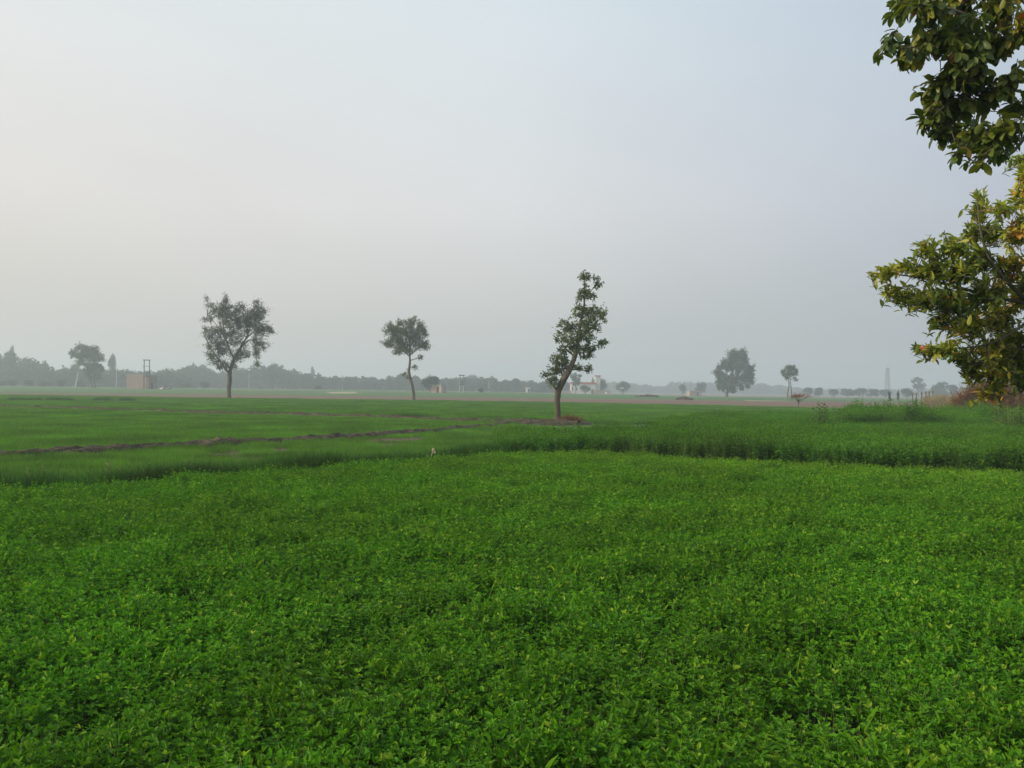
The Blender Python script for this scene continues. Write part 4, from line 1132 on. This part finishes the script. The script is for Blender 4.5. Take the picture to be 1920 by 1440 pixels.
# ------------------------------------------------------------------ brush, shrubs and weeds
def brush(name, label, cat, c, rad, n, seed, mat, twig=.012, upv=.5, leafn=0, twl=.9, tips=3):
    """a tangled heap of thin dry branches"""
    rng = np.random.default_rng(seed); rr = random.Random(seed)
    mb = MB()
    V = []; 
    for i in range(n):
        d = rng.standard_normal(3); d[2] = abs(d[2]); d /= np.linalg.norm(d)
        s = d * np.array(rad) * rr.uniform(.3, 1.0) ** .4
        dirn = d + rng.normal(0, .9, 3); dirn[2] += upv; dirn /= np.linalg.norm(dirn)
        l = twl * rr.uniform(.4, 1.2)
        s = s - dirn * l * .5; s[2] = max(s[2], .02)
        e = s + dirn * l; mid = (s + e) / 2 + rng.normal(0, .12, 3) * l
        t = min(1, max(0, rr.gauss(.5, .25)))
        tube(mb, [s, mid, e], [twig, twig * .7, twig * .3], 3, tint=t)
        for k in range(tips):
            q = mid * (1 - k / tips) + e * k / tips; f = q + (dirn + rng.normal(0, .9, 3)) * l * .3
            tube(mb, [q, f], [twig * .6, twig * .25], 3, tint=t)
    if leafn:
        d = rng.standard_normal((leafn, 3)); d[:, 2] = abs(d[:, 2]); d = unit(d)
        P = d * np.array(rad) * (rng.uniform(.5, 1.0, leafn) ** .3)[:, None] * rng.normal(.95, .05, leafn)[:, None]
        L = rng.uniform(.08, .20, leafn)
        leaves2(mb, P, rng.standard_normal((leafn, 3)), rng.standard_normal((leafn, 3)), L, L * .45, np.clip(rng.normal(.5, .22, leafn), 0, 1))
    o = mb.obj(name, M[mat]); o.location = c; tag(o, label, cat)
    return o
p = at(1862, 760, 55)
brush('brush_heap', 'wide mound of tangled reddish-brown dry brushwood under the near foliage', 'brush heap', (p.x + .1, 55, 0), (2.75, 1.9, 2.75), 3600, 81, 'thorn', twig=.016, twl=1.0, leafn=14000)
p = at(1955, 760, 58)
brush('brush_heap', 'second dry brushwood mound running out of the right edge', 'brush heap', (p.x + .6, 58, 0), (2.6, 1.8, 2.5), 1800, 82, 'thorn', twig=.016, twl=1.0, leafn=8000)
p = at(1065, 793, 50.5)
brush('thorn_bush', 'low pinkish dry thorn bush at the foot of the leaning tree', 'bush', (p.x + .12, 50.3, .05), (.75, .5, .36), 420, 83, 'thorn', twig=.010, twl=.35)
p = at(994, 795, 51)
brush('thorn_bush', 'small dark dry bush on the bank left of the leaning tree', 'bush', (p.x, 51, .05), (.5, .3, .22), 160, 84, 'bankgrass', twig=.010, twl=.25)
def umbrella_thorn():
    Y = 116; p = at(1497, 766, Y)
    root = empty('thorn_tree', (p.x, Y, 0), 'little bare reddish umbrella-shaped thorn tree on the ploughed field', 'tree')
    rng = np.random.default_rng(9); rr = random.Random(9)
    tb = MB(); cb = MB()
    tube(tb, [(0, 0, -.05), (.03, 0, .6), (-.02, 0, 1.1)], [.05, .04, .03], 6)
    for k in range(14):
        a = rr.uniform(0, 6.28); r = rr.uniform(.3, 1.35)
        e = np.array([math.cos(a) * r, math.sin(a) * r, 1.55 - .1 * r + rr.uniform(-.1, .3)])
        tube(tb, [(0, 0, .5 + rr.uniform(0, .5)), e * .5 + np.array([0, 0, .35]), e], [.03, .02, .008], 4)
        for j in range(26):
            d = rng.normal(0, .28, 3); d[2] *= .5
            tube(cb, [e + d * .2, e + d * 1.4 + rng.normal(0, .08, 3)], [.014, .008], 3, tint=rr.random())
    tb.obj('trunk', M['bark'], root); cb.obj('crown', M['thorn'], root)
umbrella_thorn()
def stalk_weed(px, py0, py1, Y, label, seed, n=4, leafL=.2, mat='weed', name='tall_weed', cat='weed', spread=.25, z0=0, lw=.28, group=None):
    a = at(px, py0, Y); b = at(px, py1, Y); h = b.z - z0
    root = empty(name, (a.x, Y, z0), label, cat, group)
    rng = np.random.default_rng(seed); rr = random.Random(seed)
    sb = MB(); lb = MB()
    P, D, Nn, L = [], [], [], []
    for k in range(n):
        bx = rr.uniform(-spread, spread); by = rr.uniform(-spread, spread); hh = h * rr.uniform(.62, 1.0) if k else h
        ex = bx + rr.uniform(-.12, .12)
        mid = (bx * .5 + ex * .5 + rr.uniform(-.04, .04), by, hh * .5)
        tube(sb, [(bx, by, 0), mid, (ex, by, hh)], [.012, .009, .004], 4)
        m_ = int(hh / leafL * 5.0)
        for i in range(m_):
            t = .2 + .8 * (i + rr.random()) / m_
            a_ = rr.uniform(0, 6.28)
            P.append((bx + (ex - bx) * t, by, hh * t)); D.append((math.cos(a_), math.sin(a_), rr.uniform(.1, 1.0))); Nn.append((rr.gauss(0, .3), rr.gauss(0, .3), 1)); L.append(leafL * (1.25 - .7 * t) * rr.uniform(.7, 1.2))
    L = np.array(L)
    leaves2(lb, np.array(P), np.array(D), np.array(Nn), L, L * lw, rng.uniform(0, 1, len(L)), droop=.35)
    sb.obj('stem', M['clover_stem'], root); lb.obj('foliage', M[mat], root)
    return root
stalk_weed(1541, 795, 753, 33.5, 'tall leafy weed at the corner of the fodder crop, tallest of the weeds', 91, 9, .17, spread=.30)
stalk_weed(1566, 792, 763, 34.2, 'thinner weed just right of the tallest weed', 92, 5, .14, spread=.30)
stalk_weed(1632, 785, 756, 38, 'sparse weed sticking up at the left end of the weedy crop', 93, 3, .16)
stalk_weed(1660, 785, 752, 40, 'pale weed cluster in the weedy crop, below the lattice tower', 94, 5, .18, spread=.35)
stalk_weed(1704, 785, 750, 41, 'single thin stalk in the weedy crop right of the pale cluster', 95, 2, .14, spread=.12)
stalk_weed(1737, 785, 754, 42, 'short weed stalk in the weedy crop before the row of stakes', 96, 3, .14)
stalk_weed(1770, 785, 757, 42, 'dark leafed weed in the weedy crop near the brush heap', 97, 4, .16)
stalk_weed(1893, 800, 742, 33.6, 'yellow-green sapling at the right end of the weedy crop edge', 98, 12, .15, 'sapling', 'sapling', 'sapling', .42, lw=.34)
stalk_weed(70, 895, 868, 16.4, 'pale broad-leaved weed near the left edge in the thin crop', 101, 4, .09, 'sapling', spread=.08)
stalk_weed(212, 888, 864, 17.5, 'pale leaning weed stalk in the thin crop on the left', 102, 2, .10, 'drygrass', spread=.05)
stalk_weed(356, 876, 858, 19, 'small pale weed in the thin crop left of the soil gap', 103, 3, .08, 'sapling', spread=.08)
# stakes row and dry grass near the brush heap
for k, (px, h, lab) in enumerate([(1711, 6, 'short dark stump, leftmost of the row near the brush'), (1718, 7, 'dark leafy stump second in the row'), (1728, 9, 'round-headed dark stump third in the row'), (1736, 9, 'straight dark stump fourth in the row'), (1742, 10, 'tall straight stump fifth in the row'), (1749, 10, 'knobbly stump near the right end of the row')]):
    Y = 200; a = at(px, 753, Y)
    root = empty('pollard_stump', (a.x, Y, 0), lab, 'stump', 'row of pollarded stumps')
    top = at(px, 744 - h, Y).z
    rr = random.Random(k); mb = MB(); tube(mb, [(0, 0, -.05), (.03, 0, top * .6), (0, 0, top)], [.15, .12, .13], 7); mb.obj('trunk', M['bark'], root)
    rng = np.random.default_rng(k); n = 90; cb = MB()
    P = rng.normal(0, .25, (n, 3)) + np.array([0, 0, top - .15]); sz = rng.uniform(.1, .2, n)
    leaves2(cb, P, rng.standard_normal((n, 3)), rng.standard_normal((n, 3)), sz, sz * .5, rng.uniform(0, .6, n)); cb.obj('crown', M['thorn' if k % 2 else 'tree_mid'], root)
dg = source_collection('dry_grass_source', [blade_patch('dry_grass_patch', 380 + k, 2.0, 700, 1.2, .03, [M['drygrass']], lean=.5, hvar=.3) for k in range(3)])
P, RT, SC, ID = [], [], [], []
for i in range(150):
    q = at(rg.uniform(1745, 1990), 745, 1); Y = rg.uniform(95, 125)
    P.append((q.x * Y, Y, 0)); RT.append((0, 0, rg.uniform(0, 6.28))); SC.append((1, 1, rg.uniform(.7, 1.25))); ID.append(rg.randrange(3))
scatter('dry_grass', P, RT, SC, ID, dg, label='tall yellow dry grass beyond the weedy crop by the brush heap', cat='grass')

# stick with a faded rag on the clover bank
def rag_stick():
    a = at(806, 861, 20.2); b = at(813, 840, 20.2)
    root = empty('rag_on_stick', (a.x, 20.2, 0), 'thin stick with a faded rag standing on the bank behind the clover', 'marker')
    mb = MB(); tube(mb, [(0, 0, 0), (.01, 0, a.z), ((b.x - a.x) * .6, 0, (a.z + b.z) / 2), (b.x - a.x, 0, b.z)], [.014, .012, .010, .009], 6); mb.obj('stick', M['whitewood'], root)
    mb = MB(); rr = random.Random(4); V = []
    cx, cz = b.x - a.x, b.z
    for i in range(5):
        for j in range(4):
            V.append((cx - .035 + .027 * j + .012 * math.sin(i * 2 + j), .02 * math.sin(i * 1.7 + j * 2), cz - .025 * i - .004 * j * j))
    mb.add(V, [[i * 4 + j, i * 4 + j + 1, i * 4 + j + 5, i * 4 + j + 4] for i in range(4) for j in range(3)], .5, 0, True)
    o = mb.obj('rag', M['rag'], root); sm = o.modifiers.new('thick', 'SOLIDIFY'); sm.thickness = .006
rag_stick()

# ------------------------------------------------------------------ the near tree at the right
def near_tree():
    root = empty('broadleaf_tree', (5.9, 8.2, 0), 'near broad-leaved tree reaching into the right side, green leaves turning yellow and orange', 'tree')
    rng = np.random.default_rng(77); rr = random.Random(77)
    tb = MB(); skel = []
    def limb(pts, r0, r1, sides=8):
        pts = [(Vector(p), 0) for p in pts]
        n = len(pts); pts = [(p[0], r0 + (r1 - r0) * i / (n - 1)) for i, p in enumerate(pts)]
        pts = smooth_path(pts)
        tube(tb, [p[0] for p in pts], [p[1] for p in pts], sides, rng=rng, knob=.05)
        skel.extend(densify(pts, .12))
    A = lambda px, py, Y: at(px, py, Y)
    T0, T1, T2, T3 = Vector((5.9, 8.2, -.1)), Vector((5.85, 8.1, 1.4)), Vector((6.0, 8.0, 3.0)), Vector((5.8, 7.6, 5.4))
    limb([T0, T1, T2, T3], .17, .07, 10)
    UY = 6.3; LY = 8.6
    # upper limbs
    limb([T2, A(2180, 60, 7.2), A(2040, 60, 6.7), A(1900, 70, 6.4), A(1780, 78, 6.3), A(1690, 92, 6.25)], .035, .004)
    limb([A(1960, 62, 6.5), A(1900, 140, 6.5), A(1830, 200, 6.5), A(1770, 228, 6.4)], .011, .002, 6)
    limb([A(1980, 64, 6.6), A(1950, 210, 6.6), A(1905, 285, 6.5), A(1870, 300, 6.45), A(1850, 296, 6.4)], .022, .004, 6)
    limb([A(1880, 74, 6.4), A(1820, 30, 6.3), A(1760, 10, 6.3), A(1690, 5, 6.3)], .018, .004, 6)
    limb([A(2040, 60, 6.8), A(1990, -60, 6.8), A(1900, -120, 6.6)], .03, .006, 6)
    # lower limbs
    limb([T1, A(2120, 560, 8.5), A(2000, 580, 8.6), A(1900, 565, 8.6), A(1800, 540, 8.6), A(1720, 518, 8.6), A(1640, 512, 8.6)], .035, .004)
    limb([A(1930, 570, 8.6), A(1860, 500, 8.5), A(1838, 440, 8.5), A(1832, 370, 8.5)], .022, .004, 6)
    limb([A(1960, 575, 8.6), A(1880, 640, 8.4), A(1800, 655, 8.3), A(1725, 652, 8.3)], .014, .003, 6)
    limb([A(1880, 560, 8.6), A(1780, 575, 8.5), A(1700, 560, 8.5), A(1660, 548, 8.5)], .018, .004, 6)
    limb([A(2000, 580, 8.8), A(1930, 680, 8.9), A(1900, 720, 8.9)], .02, .004, 6)
    limb([A(1990, 580, 8.4), A(1900, 670, 8.7), A(1858, 700, 8.7), A(1840, 742, 8.6)], .010, .002, 6)
    limb([A(2060, 570, 8.6), A(1985, 470, 8.5), A(1930, 400, 8.4), A(1915, 320, 8.4)], .028, .005, 6)
    # crown beyond the frame
    for p, r in (((7.6, 8.4, 4.6), .05), ((6.6, 9.6, 4.4), .05), ((6.2, 6.4, 4.8), .05), ((5.6, 7.4, 6.6), .04), ((7.4, 7.2, 3.0), .04), ((7.2, 9.2, 2.6), .04)):
        limb([T2, T2.lerp(Vector(p), .5) + Vector((0, 0, .25)), Vector(p)], r, .012, 6)
    skp = np.array([s[0][:] for s in skel])
    parts = {'u': MB(), 'l': MB()}
    def blob(c, rad, nt, which, L, W, tmean, tvar, lpt, twl, pref, wide, yfrac=0.0):
        if rad[2] > rad[0] * 3: pref = (-.1, 0, 1.0)
        c = np.array(c); rad = np.array(rad)
        subs = []
        for _ in range(max(2, nt // 5)):
            d = unit(rng.standard_normal(3)); s = c + d * rad * rr.uniform(.1, .65)
            q = skp[np.argmin(((skp - s) ** 2).sum(1))]
            mid = (q + s) / 2 + rng.normal(0, .08, 3) * np.linalg.norm(s - q)
            tube(tb, [q, mid, s], [.0042, .0036, .0028], 4); subs.append(s)
        subs = np.array(subs)
        for _ in range(nt):
            d = unit(rng.standard_normal(3)); t = c + d * rad * rr.uniform(.3, 1.0)
            s = subs[np.argmin(((subs - t) ** 2).sum(1))]
            v = t - s; l = max(np.linalg.norm(v), .02)
            dv = v / l * .6 + np.array(pref) * .7 + rng.normal(0, .25, 3); dv /= np.linalg.norm(dv)
            e = t; b = e - dv * twl * rr.uniform(.8, 1.2)
            tube(tb, [s, (s + b) / 2 + rng.normal(0, .01, 3), b], [.0035, .003, .003], 3)
            tube(tb, [b, e], [.003, .0015], 3)
            n = max(4, int(lpt * rr.uniform(.7, 1.2)))
            tt = (np.arange(n) + .5) / n
            pos = b[None] * (1 - tt[:, None]) + e[None] * tt[:, None]
            side = unit(np.cross(dv, np.array([0, 0, 1.0]) + rng.normal(0, .3, 3)))
            upv_ = np.cross(side, dv)
            ph = np.arange(n) * 2.4 + rr.uniform(0, 6)
            rad_ = side[None] * np.cos(ph)[:, None] + upv_[None] * np.sin(ph)[:, None]
            spread = 1.05 - .75 * tt[:, None]
            D = dv[None] * (.55 + .5 * tt[:, None]) + rad_ * spread + rng.normal(0, .15, (n, 3)) + np.array([0, 0, -.18 if wide > .5 else 0.02])
            Nn = dv[None] * .6 - rad_ * .1 + np.array([0, 0, .9]) + rng.normal(0, .3, (n, 3))
            sz = rng.uniform(.65, 1.15, n) * (1.0 - .25 * (tt > .85))
            tm = rr.gauss(tmean, tvar)
            if rr.random() < yfrac: tm = rr.uniform(.78, .93)
            tin = np.clip(tm + rng.normal(0, .07, n), 0, .95)
            tin[rng.uniform(0, 1, n) > .994] = rr.uniform(.92, 1)
            leaves3(parts[which], pos, D, Nn, L * sz, W * sz, tin, 0, droop=.25 if wide > .5 else .15, fold=.18, wide=wide)
    mu, ml = PXM(6.3), PXM(8.6)
    for cx, cy, rx, ry, nt, tm, yf in [(1690, 20, 28, 22, 7, .42, 0), (1735, 20, 45, 28, 14, .40, .05), (1800, 15, 50, 30, 18, .45, .1), (1870, 25, 50, 35, 20, .50, .15), (1672, 88, 24, 16, 5, .25, 0), (1702, 102, 26, 28, 9, .45, .1), (1745, 80, 45, 40, 20, .40, .04), (1800, 85, 50, 45, 28, .34, 0), (1850, 95, 40, 40, 20, .38, 0),
                                  (1905, 60, 35, 35, 14, .55, .25), (1770, 150, 42, 32, 18, .38, .03), (1825, 155, 35, 30, 14, .36, 0), (1745, 185, 25, 22, 7, .36, .1), (1790, 205, 35, 25, 14, .38, 0), (1845, 190, 25, 25, 9, .45, 0), (1885, 160, 30, 25, 9, .50, 0), (1735, 225, 20, 16, 6, .35, 0),
                                  (1775, 250, 28, 22, 10, .42, .05), (1815, 262, 26, 22, 9, .40, .05), (1795, 290, 16, 16, 4, .42, 0), (1850, 262, 26, 20, 8, .42, 0), (1892, 250, 26, 26, 10, .45, .05), (1838, 300, 14, 14, 3, .42, 0), (1905, 205, 25, 22, 8, .5, .05), (1870, 290, 20, 14, 4, .4, 0)]:
        blob(at(cx, cy, 6.3 + rr.uniform(-.2, .2)), (rx * mu, max(rx, ry) * mu * 1.3, ry * mu), int(nt * 1.15), 'u', .105, .050, tm, .10, 9, .17, (-.35, 0, -.45), .6, yf)
    for cx, cy, rx, ry, nt, tm, yf in [(1640, 514, 12, 6, 3, .62, 0), (1665, 510, 22, 10, 6, .58, 0), (1662, 548, 16, 9, 5, .52, 0), (1700, 505, 26, 18, 9, .52, 0), (1690, 555, 26, 12, 9, .50, 0), (1735, 470, 24, 22, 10, .52, 0), (1740, 510, 34, 24, 16, .48, 0), (1735, 560, 36, 24, 18, .46, 0),
                                  (1780, 465, 30, 26, 14, .50, 0), (1785, 510, 36, 30, 22, .44, 0), (1785, 565, 40, 34, 28, .44, .03), (1836, 388, 8, 34, 12, .52, 0), (1820, 440, 24, 22, 12, .46, 0), (1850, 435, 26, 20, 12, .42, 0), (1832, 490, 38, 32, 26, .46, .08), (1838, 550, 40, 36, 30, .46, .12),
                                  (1765, 605, 32, 22, 14, .46, .05), (1815, 612, 36, 30, 22, .50, .12), (1865, 600, 36, 36, 26, .54, .22), (1880, 500, 34, 34, 22, .60, .35), (1905, 550, 34, 40, 26, .62, .35), (1905, 440, 26, 36, 18, .66, .45), (1875, 390, 18, 14, 6, .55, .2), (1912, 370, 18, 34, 14, .60, .25), (1915, 320, 14, 22, 9, .54, .1), (1908, 300, 12, 14, 4, .5, 0),
                                  (1730, 655, 18, 8, 6, .55, 0), (1765, 655, 28, 16, 12, .55, .05), (1805, 668, 30, 22, 16, .56, .12), (1850, 660, 34, 28, 22, .56, .2), (1895, 640, 30, 34, 20, .50, .15), (1820, 695, 20, 14, 8, .58, .2), (1850, 700, 24, 18, 11, .60, .2), (1895, 690, 28, 26, 14, .35, 0), (1915, 715, 16, 20, 7, .30, 0), (1840, 738, 12, 16, 5, .66, .3), (1866, 722, 8, 12, 4, .5, 0), (1872, 695, 22, 20, 12, .48, .1), (1885, 668, 24, 20, 14, .5, .1), (1862, 650, 22, 18, 12, .55, .2),
                                  (1960, 500, 50, 90, 40, .5, .2), (1970, 640, 50, 70, 30, .45, .1), (2040, 560, 60, 90, 30, .5, .1), (1980, 380, 40, 50, 16, .6, .3)]:
        blob(at(cx, cy, 8.6 + rr.uniform(-.3, .3)), (rx * ml, max(rx, ry) * ml * 1.3, ry * ml), int(nt * 1.25), 'l', .100, .036, tm + .05, .10, 12, .20, (-.55, 0, .22), .4, yf)
    for c, r_ in (((7.6, 8.4, 4.6), .9), ((6.6, 9.6, 4.4), .9), ((6.2, 6.4, 4.9), .8), ((5.6, 7.4, 6.4), .9), ((7.4, 7.2, 3.2), .8), ((7.2, 9.2, 2.8), .8), ((6.3, 8.0, 5.4), .9), ((5.0, 6.6, 5.6), .7), ((6.8, 8.2, 3.8), .9)):
        blob(c, (r_, r_, r_ * .8), 42, 'u', .11, .045, .48, .1, 9, .2, (0, 0, .1), .6, .1)
    tb.obj('trunk', M['bark_near'], root, (5.9, 8.2, 0))
    o = parts['u'].obj('crown', M['tree_near'], root, (5.9, 8.2, 0)); o['label'] = 'upper foliage of broad drooping leaves'
    o = parts['l'].obj('crown', M['tree_near'], root, (5.9, 8.2, 0)); o['label'] = 'lower foliage of narrow leaves, yellowing at the right'
near_tree()

# ------------------------------------------------------------------ the haze in the air
def haze():
    mb = MB(); box(mb, (0, 700, 21.5), (3000, 2000, 45.0))
    m, nt, out = newmat('haze')
    pv = nt.nodes.new('ShaderNodeVolumePrincipled')
    pv.inputs['Color'].default_value = (.83, .925, 1.0, 1)
    pv.inputs['Density'].default_value = .00118
    pv.inputs['Anisotropy'].default_value = 0.28
    nt.links.new(pv.outputs[0], out.inputs['Volume'])
    o = mb.obj('haze', m); tag(o, 'thin pale ground haze over the fields', 'haze', kind='stuff')
haze()
